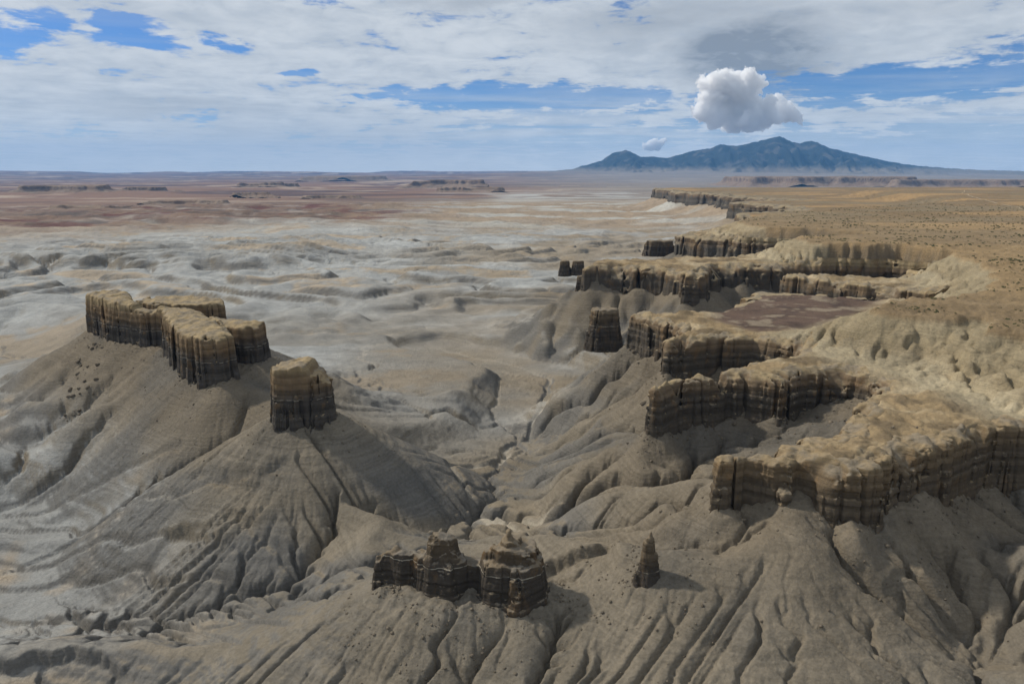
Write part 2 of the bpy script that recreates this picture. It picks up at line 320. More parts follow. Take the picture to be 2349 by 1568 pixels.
def land(x, y):
    """initial land surface before water works on it; returns height, rim distance, tier distance, bench"""
    r = np.hypot(x, y)
    s1 = sd_rim(x, y)
    zf = np.clip(9 - (r - 300) * 0.0085, -42, 12)
    amp = 14 * ss(r, 420, 620) * (1 - ss(r, 800, 1300)) + 7 * ss(r, 800, 1300)
    bil = np.abs(n2(x / 105.0, y / 62.0, 1)) * 1.1 + 0.5 * np.abs(n2(x / 47.0, y / 33.0, 2))
    zf = zf + amp * (bil - 0.35) + 1.2 * fbm(x / 60.0, y / 60.0, 3, 4)
    # low cuestas of the open basin
    cu = fbm(x / 900.0 + 3, y / 520.0, 3, 8)
    cu = cu + 0.05 * n2(x / 130.0, y / 110.0, 10)
    ter = 0
    for lv in (-0.28, -0.15, -0.03, 0.09, 0.21): ter = ter + ss(cu, lv, lv + 0.04) - 0.75 * ss(cu, lv + 0.03, lv + 0.13)
    zf = zf + ss(r, 800, 1300) * (15 * ter + 5 * np.maximum(0, n2(x / 240.0, y / 170.0, 9))) * (1 - ss(r, 5200, 7000))
    # the long scarp across the left of the basin
    sc = y - (1660 + 0.10 * (x + 700) + 70 * n2(x / 260.0, 0 * y, 11) + 26 * n2(x / 60.0, y / 60.0, 12))
    msk = ss(x, -2300, -1700) * (1 - ss(x, -560, -380))
    zf = zf + 26 * msk * ss(sc, -70, 10) * (1 - 0.85 * ss(sc, 10, 900))
    bad = ss(r, 2500, 3300) * (1 - ss(r, 5000, 6200)) * ss(-x / np.maximum(y, 1), 0.02, 0.2)
    zf = zf + bad * (26 * (1 - np.abs(n2(x / 420.0, y / 300.0, 5)) * 2.2) * ss(n2(x / 900.0, y / 600.0, 6), -0.2, 0.3) + 9 * np.abs(n2(x / 110.0, y / 100.0, 7)))
    h = zf
    # scree below the rim
    base = 86 - 22 * ss(r, 900, 3000) + (5.0 * n2(x / 17.0, y / 17.0, 20) + 5 * ss(n2(x / 37.0, y / 37.0, 29), 0.12, 0.45)) * (r < 1000) - 7 * ss(r, 310, 390)
    d = np.maximum(0, -s1)
    fan = 1 + 0.22 * n2(x / 34.0, y / 34.0, 13) + 0.10 * n2(x / 14.0, y / 14.0, 14)
    L = 150 + 60 * ss(r, 1000, 3000)
    tal = zf + (base - zf) * np.clip(1 - d * fan / L, 0, 1) ** 1.8
    h = smax(h, tal, 5.0)
    # left butte
    sb = poly_sd(x, y, BUTTE_ALL)
    db = np.maximum(0, -sb)
    fan = 1 + 0.24 * n2(x / 38.0, y / 38.0, 15) + 0.10 * n2(x / 15.0, y / 15.0, 16)
    tb = zf + (79 - zf) * np.clip(1 - db * fan / 175.0, 0, 1) ** 1.6
    h = smax(h, tb, 5.0)
    dt = np.maximum(0, np.hypot((x - TOWER_C[0]) / 1.25, y - TOWER_C[1]) - 15)
    fan = 1 + 0.3 * n2(x / 30.0, y / 30.0, 17)
    tt = zf + (79 - zf) * np.clip(1 - dt * fan / 120.0, 0, 1) ** 1.7
    h = smax(h, tt, 5.0)
    near = r < 2100
    if near.any():
        xx, yy, hh, zz = x[near], y[near], h[near], zf[near]
        wx, wy = xx + 5 * n2(xx / 28.0, yy / 28.0, 18), yy + 5 * n2(xx / 28.0, yy / 28.0, 19)
        for pts, s in RIDGES:
            best = np.full(xx.shape, -1e9)
            for a, b in segs(pts):
                dd, z = seg_t(wx, wy, a, b)
                D = np.maximum(z - 4, 6)
                best = np.maximum(best, z - D * (1 - np.exp(-s * (np.sqrt(dd * dd + 9) - 3) / D)))
            hh = smax(hh, best, 4.0)
        for pts, wv in VALLEYS:
            best = np.full(xx.shape, 1e9)
            for a, b in segs(pts):
                dd, z = seg_t(wx, wy, a, b)
                best = np.minimum(best, z + 0.05 * dd + 0.64 * (np.sqrt(np.maximum(dd - wv, 0) ** 2 + 4) - 2))
            hh = smin(hh, best, 3.0)
        for dd, bz in ((d[near] - 1.0, base[near] - 1.5), (db[near], 79.0), (dt[near], 79.0),
                       (np.hypot((xx + 14) / 2.0, yy - 250) - 13, 65.0), (np.hypot(xx + 42, yy - 256) - 8, 65.0)):
            hh = smax(hh, bz - 0.74 * np.maximum(dd, 0), 2.5)
        h = h.copy(); h[near] = hh
    return h, s1

def mesa_blend(h, x, y, s1, soft=1.0):
    zt, s2, bench = plateau(x, y)
    i = s1
    up = ss(i, 2.5 * soft, 7.5 * soft) * (zt - 1.6 - h)
    up = h + np.maximum(up, 0)
    top = zt
    w = ss(i, 8 * soft, 11.5 * soft)
    return up * (1 - w) + top * w, s2, bench

# ------------------------------------------------------------------ running water
def carve(h, cell, fixed, n, c, m=0.45, diff=0.12, seed=1, ac=0.0):
    """stream-power erosion on a grid (rows=y, cols=x); returns height and drainage area"""
    ny, nx = h.shape; N = ny * nx
    rs = np.random.RandomState(seed)
    A = None
    off = [(-1, 0, 1.0), (1, 0, 1.0), (0, -1, 1.0), (0, 1, 1.0), (-1, -1, 1.414), (-1, 1, 1.414), (1, -1, 1.414), (1, 1, 1.414)]
    W = nx + 2
    padmask = np.ones((ny + 2, W), bool); padmask[1:-1, 1:-1] = False
    offs = [dy * W + dx for dy, dx, _ in off]; dist = {dy * W + dx: l * cell for dy, dx, l in off}
    for it in range(n):
        z = np.full((ny + 2, W), 1e9); z[1:-1, 1:-1] = h + rs.rand(ny, nx) * 0.05 * cell
        zl = z.ravel().tolist()
        seen = bytearray(padmask.ravel().tobytes())
        rec = [-1] * len(zl); order = []
        heap = []
        idx = np.arange((ny + 2) * W).reshape(ny + 2, W)
        for i in np.concatenate([idx[1, 1:-1], idx[-2, 1:-1], idx[2:-2, 1], idx[2:-2, -2]]).tolist():
            heap.append((zl[i], i)); seen[i] = 1
        heapq.heapify(heap); pop, push = heapq.heappop, heapq.heappush
        while heap:
            zi, i = pop(heap); order.append(i)
            for o in offs:
                j = i + o
                if not seen[j]:
                    seen[j] = 1; rec[j] = i; zj = zl[j]
                    push(heap, (zj if zj > zi else zi + 1e-4, j))
        area = [1.0] * len(zl)
        for i in reversed(order):
            r = rec[i]
            if r >= 0: area[r] += area[i]
        A = np.array(area).reshape(ny + 2, W)[1:-1, 1:-1] * cell * cell
        k = np.zeros((ny + 2, W)); k[1:-1, 1:-1] = c * np.maximum(A ** m - ac ** m, 0) * (1 - fixed)
        kl = k.ravel().tolist(); zz = np.full((ny + 2, W), 1e9); zz[1:-1, 1:-1] = h; zl = zz.ravel().tolist()
        for i in order:
            r = rec[i]
            if r >= 0:
                f = kl[i] / dist[i - r]
                zr = zl[r]; zi = zl[i]
                if zi > zr: zl[i] = (zi + f * zr) / (1 + f)
        hn = np.array(zl).reshape(ny + 2, W)[1:-1, 1:-1]
        lap = np.zeros_like(hn); lap[1:-1, 1:-1] = hn[:-2, 1:-1] + hn[2:, 1:-1] + hn[1:-1, :-2] + hn[1:-1, 2:] - 4 * hn[1:-1, 1:-1]
        h = hn + diff * lap * (1 - fixed)
    return h, A

def rain(h, batches, n, steps, mask, seed=2, er=0.3, dep=0.25, cap=5.0):
    """many drops run down a 1 m grid and cut rills"""
    ny, nx = h.shape; rs = np.random.RandomState(seed); h = h.ravel().copy(); m = mask.ravel().astype(np.float32)
    flow = np.zeros(h.size, np.float32); h0 = h.copy()
    ok = np.flatnonzero(mask.ravel() > 0.3)
    for b in range(batches):
        st = ok[rs.randint(0, ok.size, n)]
        px = (st % nx) + rs.rand(n); py = (st // nx) + rs.rand(n)
        px = np.clip(px, 1, nx - 3); py = np.clip(py, 1, ny - 3)
        dx = np.zeros(n); dy = np.zeros(n); vel = np.ones(n); wat = np.ones(n); sed = np.zeros(n)
        for s in range(steps):
            ix = px.astype(np.int64); iy = py.astype(np.int64); u = px - ix; v = py - iy
            i0 = iy * nx + ix
            a, bb, c, d = h[i0], h[i0 + 1], h[i0 + nx], h[i0 + nx + 1]
            gx = (bb - a) * (1 - v) + (d - c) * v; gy = (c - a) * (1 - u) + (d - bb) * u
            z0 = a * (1 - u) * (1 - v) + bb * u * (1 - v) + c * (1 - u) * v + d * u * v
            dx = dx * 0.25 - gx * 0.75; dy = dy * 0.25 - gy * 0.75
            l = np.sqrt(dx * dx + dy * dy) + 1e-9; dx /= l; dy /= l
            nxp = np.clip(px + dx, 1, nx - 3); nyp = np.clip(py + dy, 1, ny - 3)
            jx = nxp.astype(np.int64); jy = nyp.astype(np.int64); uu = nxp - jx; vv = nyp - jy; j0 = jy * nx + jx
            z1 = h[j0] * (1 - uu) * (1 - vv) + h[j0 + 1] * uu * (1 - vv) + h[j0 + nx] * (1 - uu) * vv + h[j0 + nx + 1] * uu * vv
            dh = z1 - z0
            capac = np.maximum(-dh, 0.01) * vel * wat * cap
            up = dh > 0
            depo = np.where(up, np.minimum(dh, sed), np.where(sed > capac, (sed - capac) * dep, 0))
            ero = np.where(~up & (sed <= capac), np.minimum((capac - sed) * er, np.maximum(-dh, 0)), 0)
            q = (depo - ero) * m[i0] * 0.035
            sed = np.maximum(0, sed + ero - depo)
            w = [(1 - u) * (1 - v), u * (1 - v), (1 - u) * v, u * v]
            ii = np.concatenate([i0, i0 + 1, i0 + nx, i0 + nx + 1])
            h += np.clip(np.bincount(ii, np.concatenate([q * k for k in w]), h.size), -0.25, 0.12)
            flow += np.bincount(i0, wat, h.size).astype(np.float32)
            vel = np.sqrt(np.maximum(0.05, vel * vel * 0.9 - dh * 2)); vel = np.minimum(vel, 4); wat *= 0.985
            px, py = nxp, nyp
        h = np.clip(h, h0 - 3.5, h0 + 1.0)
    return h.reshape(ny, nx), flow.reshape(ny, nx)

class Grid:
    def __init__(s, x0, x1, y0, y1, c):
        s.x0, s.y0, s.c = x0, y0, c
        s.xs = np.arange(x0, x1 + c * 0.5, c); s.ys = np.arange(y0, y1 + c * 0.5, c)
        s.X, s.Y = np.meshgrid(s.xs, s.ys); s.x1, s.y1 = s.xs[-1], s.ys[-1]
    def at(s, a, x, y):
        fx = np.clip((x - s.x0) / s.c, 0, len(s.xs) - 1.001); fy = np.clip((y - s.y0) / s.c, 0, len(s.ys) - 1.001)
        ix = fx.astype(np.int64); iy = fy.astype(np.int64); u = fx - ix; v = fy - iy
        return (a[iy, ix] * (1 - u) + a[iy, ix + 1] * u) * (1 - v) + (a[iy + 1, ix] * (1 - u) + a[iy + 1, ix + 1] * u) * v
    def w(s, x, y, m):
        e = np.minimum(np.minimum(x - s.x0, s.x1 - x), np.minimum(y - s.y0, s.y1 - y))
        return ss(e, 0, m)

log('carving')
GN = Grid(-560, 480, 110, 1150, 2.6)
hN, sN = land(GN.X, GN.Y)
sbN = poly_sd(GN.X, GN.Y, BUTTE_ALL); 
tw_ = np.hypot((GN.X - TOWER_C[0]) / 1.25, GN.Y - TOWER_C[1])
tk_ = np.minimum(np.hypot(GN.X + 12, (GN.Y - 250) * 1.6) - 24, np.hypot(GN.X - 51, GN.Y - 252))
guard = np.maximum(np.maximum(ss(sN, -26, -2), ss(sbN, -26, -2)), np.maximum(1 - ss(tw_, 16, 38), 1 - ss(tk_, 6, 22)))
rockN = np.maximum(np.maximum(ss(sN, 0, 3), ss(sbN, 0, 4)), 0.9 * guard)
hN, aN = carve(hN, GN.c, rockN, 8, 0.055, 0.5, 0.045, 1, 110.0)
log('near grid', hN.shape)
GM = Grid(-1500, 1300, 300, 2400, 6.8)
hM, sM = land(GM.X, GM.Y)
hM, aM = carve(hM, GM.c, np.maximum(ss(sM, 0, 8), ss(poly_sd(GM.X, GM.Y, BUTTE_ALL), 0, 8)), 6, 0.085, 0.5, 0.035, 2, 150.0)
hM = hM - 2.6 * np.clip(np.log10(aM / 1500.0), 0, 1.3) * (1 - ss(sM, -20, 0))
log('mid grid', hM.shape)
GF = Grid(-4600, 4600, 1500, 6900, 22.0)
hF, sF = land(GF.X, GF.Y)
hF, aF = carve(hF, GF.c, ss(sF, 0, 25), 4, 0.06, 0.5, 0.05, 3)
log('far grid', hF.shape)
G0 = Grid(-250, 270, 184, 440, 1.15)
h0 = GN.at(hN, G0.X, G0.Y) + 1.1 * fbm(G0.X / 12.0, G0.Y / 12.0, 4, 56)
h0, a0 = carve(h0, G0.c, np.clip(GN.at(np.clip(rockN, 0, 0.96), G0.X, G0.Y), 0, 1) ** 1.5, 10, 0.085, 0.5, 0.022, 4, 14.0)
log('foreground grid', h0.shape)
G1 = Grid(-480, 420, 140, 800, 0.8)
w0 = G0.w(G1.X, G1.Y, 25.0)
h1 = GN.at(hN, G1.X, G1.Y) * (1 - w0) + w0 * G0.at(h0, G1.X, G1.Y)
lN = GN.at(np.clip(np.log10(aN / 110.0), 0, 1.3), G1.X, G1.Y); l0 = G0.at(np.clip(np.log10(a0 / 26.0), 0, 1.4), G1.X, G1.Y)
gul = (1 - w0) * 1.9 * lN + w0 * 1.7 * l0
s1g = GN.at(sN, G1.X, G1.Y)
# extra roughness before rain so rills start everywhere
h1 = h1 + 0.22 * n2(G1.X / 5.0, G1.Y / 5.0, 41) + 0.10 * n2(G1.X / 2.1, G1.Y / 2.1, 42)
mask1 = (1 - ss(s1g, -1, 3)) * (1 - ss(poly_sd(G1.X, G1.Y, BUTTE_ALL), -1, 4))
h1, fl1 = rain(h1, 4, 120000, 100, mask1, er=0.5, dep=0.12, cap=9.0)
# narrow cut channels where the drops gather
cut = np.clip(np.log10(fl1 + 1) - 1.45, 0, 1.5)
cut = 0.68 * cut + 0.08 * (np.roll(cut, 1, 0) + np.roll(cut, -1, 0) + np.roll(cut, 1, 1) + np.roll(cut, -1, 1))
h1 = h1 - gul * mask1
h1 = h1 - 1.0 * cut * mask1 * ss(n2(G1.X / 33.0, G1.Y / 33.0, 40), -0.45, 0.25)
hb = h1 + 1.2 * n2(G1.X / 60.0, G1.Y / 60.0, 50)
h1 = h1 + mask1 * (0.55 * n2(hb / 2.3, G1.X / 300.0, 51) + 0.22 * n2(hb / 0.9, G1.X / 200.0, 52)) * ss(n2(G1.X / 45.0, G1.Y / 45.0, 53), -0.35, 0.3)
dr_ = np.maximum(np.maximum(s1g, poly_sd(G1.X, G1.Y, BUTTE_ALL)), 16 - np.hypot((G1.X - TOWER_C[0]) / 1.25, G1.Y - TOWER_C[1]))
dr_ = np.maximum(dr_, 12 - np.hypot((G1.X + 16) / 2.6, G1.Y - 250))
h1 = h1 + np.exp(-np.maximum(-dr_, 0) / 7.0) * (1.3 * n2(G1.X / 4.5, G1.Y / 4.5, 57) + 0.5 * n2(G1.X / 1.9, G1.Y / 1.9, 58))
h1 = h1 + 0.9 * mask1 * n2(G1.X / 13.0, G1.Y / 13.0, 54) * ss(n2(G1.X / 70.0, G1.Y / 70.0, 55), -0.1, 0.35)
# the dry wash and its branches: a narrow winding trench in the valley floors
wxx = G1.X + 9 * n2(G1.X / 38.0, G1.Y / 38.0, 45) + 2.5 * n2(G1.X / 15.0, G1.Y / 15.0, 46); wyy = G1.Y + 9 * n2(G1.X / 38.0, G1.Y / 38.0, 47) + 2.5 * n2(G1.X / 15.0, G1.Y / 15.0, 48)
trench = np.zeros(h1.shape)
for vi, (pts, wv) in enumerate(VALLEYS):
    best = np.full(h1.shape, 1e9)
    for a, b in segs(pts): best = np.minimum(best, seg_t(wxx, wyy, a, b)[0])
    wd = 3.0 if vi < 2 else 2.1
    trench = np.maximum(trench, (1 - ss(best, 0.4, wd * 1.5)) * (3.4 if vi < 2 else 2.2))
h1 = h1 - trench * mask1
# short scarps where the slopes are undercut; the side towards the camera drops away
for pts, D in SCARPS:
    best = np.full(h1.shape, 1e9); sg = np.zeros(h1.shape); al = np.zeros(h1.shape); n = len(pts) - 1
    for k, (a, b) in enumerate(segs(pts)):
        dd, _z = seg_t(G1.X, G1.Y, a, b)
        cr = np.sign((b[0] - a[0]) * (G1.Y - a[1]) - (b[1] - a[1]) * (G1.X - a[0]))
        ex, ey = b[0] - a[0], b[1] - a[1]
        t = np.clip(((G1.X - a[0]) * ex + (G1.Y - a[1]) * ey) / (ex * ex + ey * ey), 0, 1)
        m = dd < best; best = np.where(m, dd, best); sg = np.where(m, -cr, sg); al = np.where(m, (k + t) / n, al)
    d = best * sg + 5.0 * n2(G1.X / 21.0, G1.Y / 21.0, 43) + 2.6 * n2(G1.X / 8.0, G1.Y / 8.0, 44) + 1.1 * n2(G1.X / 3.2, G1.Y / 3.2, 49)
    h1 = h1 - D * ss(d, 0, 1.6) * np.exp(-np.maximum(d, 0) / 16.0) * ss(al, 0, 0.15) * (1 - ss(al, 0.85, 1.0)) * (best < 60)
log('rain done')

def far_land(x, y):
    r = np.hypot(x, y)
    z = -42 - 30 * ss(r, 6000, 20000) + 14 * fbm(x / 2600.0, y / 1800.0, 3, 51)
    m = fbm(x / 4200.0, y / 2600.0, 4, 52)
    z = z + ss(r, 8000, 11000) * 24 * ss(m, 0.05, 0.09) * (1 - ss(r, 17000, 24000)) * (1 - ss(x, 2500, 5000))
    z = z + 10 * fbm(x / 500.0, y / 400.0, 2, 53) * ss(r, 5000, 9000)
    m2 = fbm(x / 15000.0, y / 9000.0, 3, 54)
    z = z + ss(r, 30000, 56000) * (150 + 170 * ss(m2, -0.1, 0.25) + 60 * fbm(x / 6000.0, y / 4000.0, 3, 55))
    # broad apron of the mountain
    z = z + 330 * np.exp(-(((x - 8200) / 11500) ** 2 + ((y - 37000) / 9500) ** 2)) + 0 * x
    return z

def ground(x, y):
    """final land height + attributes at any points (1-D arrays)"""
    h = far_land(x, y); s1 = np.full(x.shape, -1e4); acc = np.full(x.shape, 3.0)
    for G, hh, sg, aa, mg in ((GF, hF, sF, aF, 500.), (GM, hM, sM, aM, 160.), (GN, hN, sN, aN, 60.)):
        w = G.w(x, y, mg); q = w > 0
        if q.any():
            h[q] = h[q] * (1 - w[q]) + w[q] * G.at(hh, x[q], y[q])
            s1[q] = np.where(w[q] > 0.02, G.at(sg, x[q], y[q]), s1[q])
            acc[q] = acc[q] * (1 - w[q]) + w[q] * np.log10(G.at(aa, x[q], y[q]) + 1)
    fl = np.zeros(x.shape)
    w = G1.w(x, y, 40.); q = w > 0
    if q.any():
        h[q] = h[q] * (1 - w[q]) + w[q] * G1.at(h1, x[q], y[q]); fl[q] = w[q] * G1.at(fl1, x[q], y[q])
    out = s1 < -5e3
    if out.any():
        nb = out & (np.hypot(x, y) < 9000)
        if nb.any(): s1[nb] = sd_rim(x[nb], y[nb])
    # fine exact rim distance close in
    nr = (np.abs(s1) < 25) & (np.hypot(x, y) < 1200)
    if nr.any(): s1[nr] = sd_rim(x[nr], y[nr])
    r = np.hypot(x, y)
    soft = np.clip(r / 550.0, 1, 7)
    ins = s1 > 0
    s2 = np.full(x.shape, -1e3); bench = np.zeros(x.shape)
    if ins.any():
        hh, a, b = mesa_blend(h[ins], x[ins], y[ins], s1[ins], soft[ins])
        h[ins] = hh; s2[ins] = a; bench[ins] = b
    return h, s1, s2, bench, acc, fl

# ------------------------------------------------------------------ materials
def new_mat(name):
    m = bpy.data.materials.new(name); m.use_nodes = True
    g = NG(m.node_tree); g.n.clear()
    out = g.node('ShaderNodeOutputMaterial'); b = g.node('ShaderNodeBsdfPrincipled')
    b.inputs['Roughness'].default_value = 0.95; b.inputs['Specular IOR Level'].default_value = 0.08
    g.l.new(b.outputs[0], out.inputs[0])
    return m, g, b

def ground_material():
    m, g, b = new_mat('ground_clay')
    at = g.node('ShaderNodeVertexColor', layer_name='Col')
    at2 = g.node('ShaderNodeAttribute', attribute_name='grain')      # how wide the fine relief may be here (metres)
    geo = g.node('ShaderNodeNewGeometry')
    pos = geo.outputs['Position']; nz = g.sep(geo.outputs['Normal'])[2]
    X, Y, Z = g.sep(pos)
    # thin beds that follow the contour lines
    warp = g.noise(pos, 0.03, 3, 0.5)
    beds = g.noise(g.comb(g.math('MULTIPLY', X, 0.004), g.math('MULTIPLY', Y, 0.004), g.math('ADD', Z, g.math('MULTIPLY', warp, 5.0))), 1.1, 4, 0.65)
    steep = g.smooth(nz, 0.995, 0.90)
    bedf = g.math('MULTIPLY', g.math('SUBTRACT', beds, 0.5), g.math('MULTIPLY', steep, 0.8))
    spots = g.math('MULTIPLY', g.math('SUBTRACT', g.noise(pos, 0.045, 8, 0.62, 0.4), 0.5), 0.75)
    fine = g.math('MULTIPLY', g.math('SUBTRACT', g.noise(pos, 0.7, 7, 0.78), 0.5), 1.15)
    far = g.math('MULTIPLY', g.math('SUBTRACT', g.noise(g.vmath('MULTIPLY', pos, (1.0, 1.9, 1.0)), 0.0065, 9, 0.62, 0.6), 0.5), 0.55)
    k = g.math('ADD', g.math('ADD', bedf, spots), g.math('ADD', fine, g.math('ADD', far, 1.0)))
    colr = g.mix(1.0, at.outputs['Color'], g.comb(k, k, k), 'MULTIPLY')
    # scattered pale chips of rock on the scree
    vor = g.node('ShaderNodeTexVoronoi'); g.put(vor.inputs['Vector'], pos); vor.inputs['Scale'].default_value = 0.75
    chip = g.math('MULTIPLY', g.smooth(vor.outputs['Distance'], 0.16, 0.10), g.smooth(g.noise(pos, 0.03, 3), 0.47, 0.62))
    chip = g.math('MULTIPLY', chip, g.smooth(g.sep(vor.outputs['Color'])[0], 0.55, 0.6))
    colr = g.mix(g.math('MULTIPLY', chip, 0.55), colr, (0.33, 0.27, 0.17, 1))
    g.l.new(colr, b.inputs['Base Color'])
    bn = g.math('ADD', g.math('MULTIPLY', g.noise(pos, 0.42, 9, 0.72, 0.3), 2.2), g.math('MULTIPLY', beds, 0.35))
    at3 = g.node('ShaderNodeAttribute', attribute_name='grain_far')
    bn = g.math('ADD', g.math('MULTIPLY', bn, at2.outputs['Fac']), g.math('MULTIPLY', g.noise(pos, 0.035, 8, 0.6, 0.4), at3.outputs['Fac']))
    bump = g.node('ShaderNodeBump'); bump.inputs['Strength'].default_value = 0.95; bump.inputs['Distance'].default_value = 1.0
    g.put(bump.inputs['Height'], bn)
    g.l.new(bump.outputs[0], b.inputs['Normal'])
    return m

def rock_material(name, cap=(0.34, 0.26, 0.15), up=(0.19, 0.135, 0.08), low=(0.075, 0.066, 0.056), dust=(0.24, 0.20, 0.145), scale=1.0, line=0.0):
    """banded cliff rock; the vertex attribute 'bed' runs 0 at the foot to 1 at the top of each rock"""
    m, g, b = new_mat(name)
    geo = g.node('ShaderNodeNewGeometry'); pos = geo.outputs['Position']; nz = g.sep(geo.outputs['Normal'])[2]
    X, Y, Z = g.sep(pos)
    bed = g.node('ShaderNodeAttribute', attribute_name='bed').outputs['Fac']
    lay = g.node('ShaderNodeAttribute', attribute_name='layer').outputs['Fac']
    w1 = g.math('MULTIPLY', g.math('SUBTRACT', g.noise(pos, 0.06 / scale, 3), 0.5), 0.22)
    bb = g.math('ADD', bed, w1)
    thin = g.noise(g.comb(g.math('MULTIPLY', X, 0.012), g.math('MULTIPLY', Y, 0.012), Z), 1.5 / scale, 5, 0.7)
    thin2 = g.noise(g.comb(g.math('MULTIPLY', X, 0.03), g.math('MULTIPLY', Y, 0.03), Z), 3.6 / scale, 3, 0.6)
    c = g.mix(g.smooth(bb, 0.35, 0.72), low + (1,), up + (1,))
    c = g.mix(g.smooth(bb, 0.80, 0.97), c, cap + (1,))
    # rusty stains
    stain = g.math('MULTIPLY', g.smooth(g.noise(g.vmath('MULTIPLY', pos, (1, 1, 0.6)), 0.11 / scale, 6, 0.6, 0.6), 0.52, 0.68), g.smooth(bb, 0.02, 0.45, 0.3, 0.6))
    c = g.mix(stain, c, (0.20, 0.125, 0.06, 1))
    k = g.math('ADD', 0.42, g.math('ADD', g.math('MULTIPLY', thin, 0.7), g.math('ADD', g.math('MULTIPLY', thin2, 0.35), g.math('MULTIPLY', lay, 0.22))))
    k = g.math('MULTIPLY', k, g.math('ADD', 0.72, g.math('MULTIPLY', g.noise(pos, 0.5 / scale, 7, 0.65), 0.5)))
    c = g.mix(1.0, c, g.comb(k, k, k), 'MULTIPLY')
    # streaks washed down the face
    strk = g.noise(g.vmath('MULTIPLY', pos, (1.0, 1.0, 0.06)), 0.8 / scale, 5, 0.65)
    c = g.mix(g.smooth(strk, 0.56, 0.74, 0.0, 0.28), c, (0.055, 0.047, 0.04, 1))
    # one pale bed
    ln = g.math('ABSOLUTE', g.math('SUBTRACT', g.math('ADD', bed, g.math('MULTIPLY', w1, 0.12)), 0.40))
    c = g.mix(g.math('MULTIPLY', g.smooth(ln, 0.010, 0.004), g.smooth(g.noise(pos, 0.25, 3), 0.38, 0.55, 0.1 * line, 0.75 * line)), c, (0.42, 0.38, 0.30, 1))
    # dust lying on ledges and tops
    du = g.math('MULTIPLY', g.smooth(nz, 0.45, 0.78), 0.9)
    tone = g.mix(g.smooth(g.noise(pos, 0.09 / scale, 7, 0.62, 0.3), 0.4, 0.6), dust + (1,), cap + (1,))
    kk = g.math('ADD', 0.28, g.math('MULTIPLY', g.noise(pos, 0.35 / scale, 8, 0.68, 0.4), 1.35))
    tone = g.mix(1.0, tone, g.comb(kk, kk, kk), 'MULTIPLY')
    c = g.mix(du, c, tone)
    g.l.new(c, b.inputs['Base Color'])
    h = g.math('ADD', g.math('MULTIPLY', g.noise(pos, 0.7 / scale, 9, 0.68), 0.8), g.math('ADD', g.math('MULTIPLY', thin, 0.9), g.math('MULTIPLY', strk, 0.3)))
    bump = g.node('ShaderNodeBump'); bump.inputs['Strength'].default_value = 0.8; bump.inputs['Distance'].default_value = 0.9 * scale
    g.put(bump.inputs['Height'], h); g.l.new(bump.outputs[0], b.inputs['Normal'])
    return m

def plain_material(name, ca, cb, sc, bumpd=0.2, detail=7):
    m, g, b = new_mat(name)
    tc = g.node('ShaderNodeNewGeometry'); pos = tc.outputs['Position']
    c = g.mix(g.smooth(g.noise(pos, sc, detail, 0.65, 0.3), 0.35, 0.65), ca + (1,), cb + (1,))
    g.l.new(c, b.inputs['Base Color'])
    if bumpd:
        bump = g.node('ShaderNodeBump'); bump.inputs['Strength'].default_value = 0.7; bump.inputs['Distance'].default_value = bumpd
        g.put(bump.inputs['Height'], g.noise(pos, sc * 2.2, 8, 0.65)); g.l.new(bump.outputs[0], b.inputs['Normal'])
    return m

M_GROUND = ground_material()
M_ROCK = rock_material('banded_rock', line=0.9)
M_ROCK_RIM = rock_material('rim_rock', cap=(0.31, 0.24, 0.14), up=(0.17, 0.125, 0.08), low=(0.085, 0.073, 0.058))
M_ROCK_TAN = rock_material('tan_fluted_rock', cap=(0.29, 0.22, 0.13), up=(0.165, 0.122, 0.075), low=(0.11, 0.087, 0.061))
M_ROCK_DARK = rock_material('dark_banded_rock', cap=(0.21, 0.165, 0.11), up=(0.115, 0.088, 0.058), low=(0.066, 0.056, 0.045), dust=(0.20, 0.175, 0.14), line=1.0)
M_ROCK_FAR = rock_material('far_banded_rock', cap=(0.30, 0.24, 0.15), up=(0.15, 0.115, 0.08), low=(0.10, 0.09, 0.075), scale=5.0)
M_SCREE = plain_material('dark_scree', (0.10, 0.085, 0.066), (0.20, 0.165, 0.12), 0.8)
M_BUSH = plain_material('desert_shrub', (0.035, 0.04, 0.02), (0.075, 0.075, 0.035), 2.0, 0.0)

# ------------------------------------------------------------------ mesh helpers
def mesh_from(name, verts, quads, mat, smooth=True):
    me = bpy.data.meshes.new(name)
    verts = np.ascontiguousarray(verts, np.float32); quads = np.ascontiguousarray(quads, np.int32)
    k = quads.shape[1]
    me.vertices.add(len(verts)); me.vertices.foreach_set('co', verts.ravel())
    me.loops.add(quads.size); me.loops.foreach_set('vertex_index', quads.ravel())
    me.polygons.add(len(quads)); me.polygons.foreach_set('loop_start', np.arange(0, quads.size, k, dtype=np.int32))
    if smooth: me.polygons.foreach_set('use_smooth', np.ones(len(quads), bool))
    me.update(calc_edges=True); me.materials.append(mat)
    return me
def add(name, me, label=None, cat=None, group=None, kind=None, parent=None):
    o = bpy.data.objects.new(name, me); COL.objects.link(o)
    if label: o['label'] = label
    if cat: o['category'] = cat
    if group: o['group'] = group
    if kind: o['kind'] = kind
    if parent: o.parent = parent
    return o
def set_col(me, col):
    a = me.color_attributes.new('Col', 'FLOAT_COLOR', 'POINT')
    c = np.ones((len(col), 4), np.float32); c[:, :3] = col; a.data.foreach_set('color', c.ravel())
def set_f(me, name, v):
    a = me.attributes.new(name, 'FLOAT', 'POINT'); a.data.foreach_set('value', np.ascontiguousarray(v, np.float32))
def grid_quads(nr, nc, wrap=False):
    i = np.arange(nr * nc).reshape(nr, nc)
    if wrap: i = np.concatenate([i, i[:, :1]], 1)
    return np.stack([i[:-1, :-1], i[:-1, 1:], i[1:, 1:], i[1:, :-1]], -1).reshape(-1, 4)
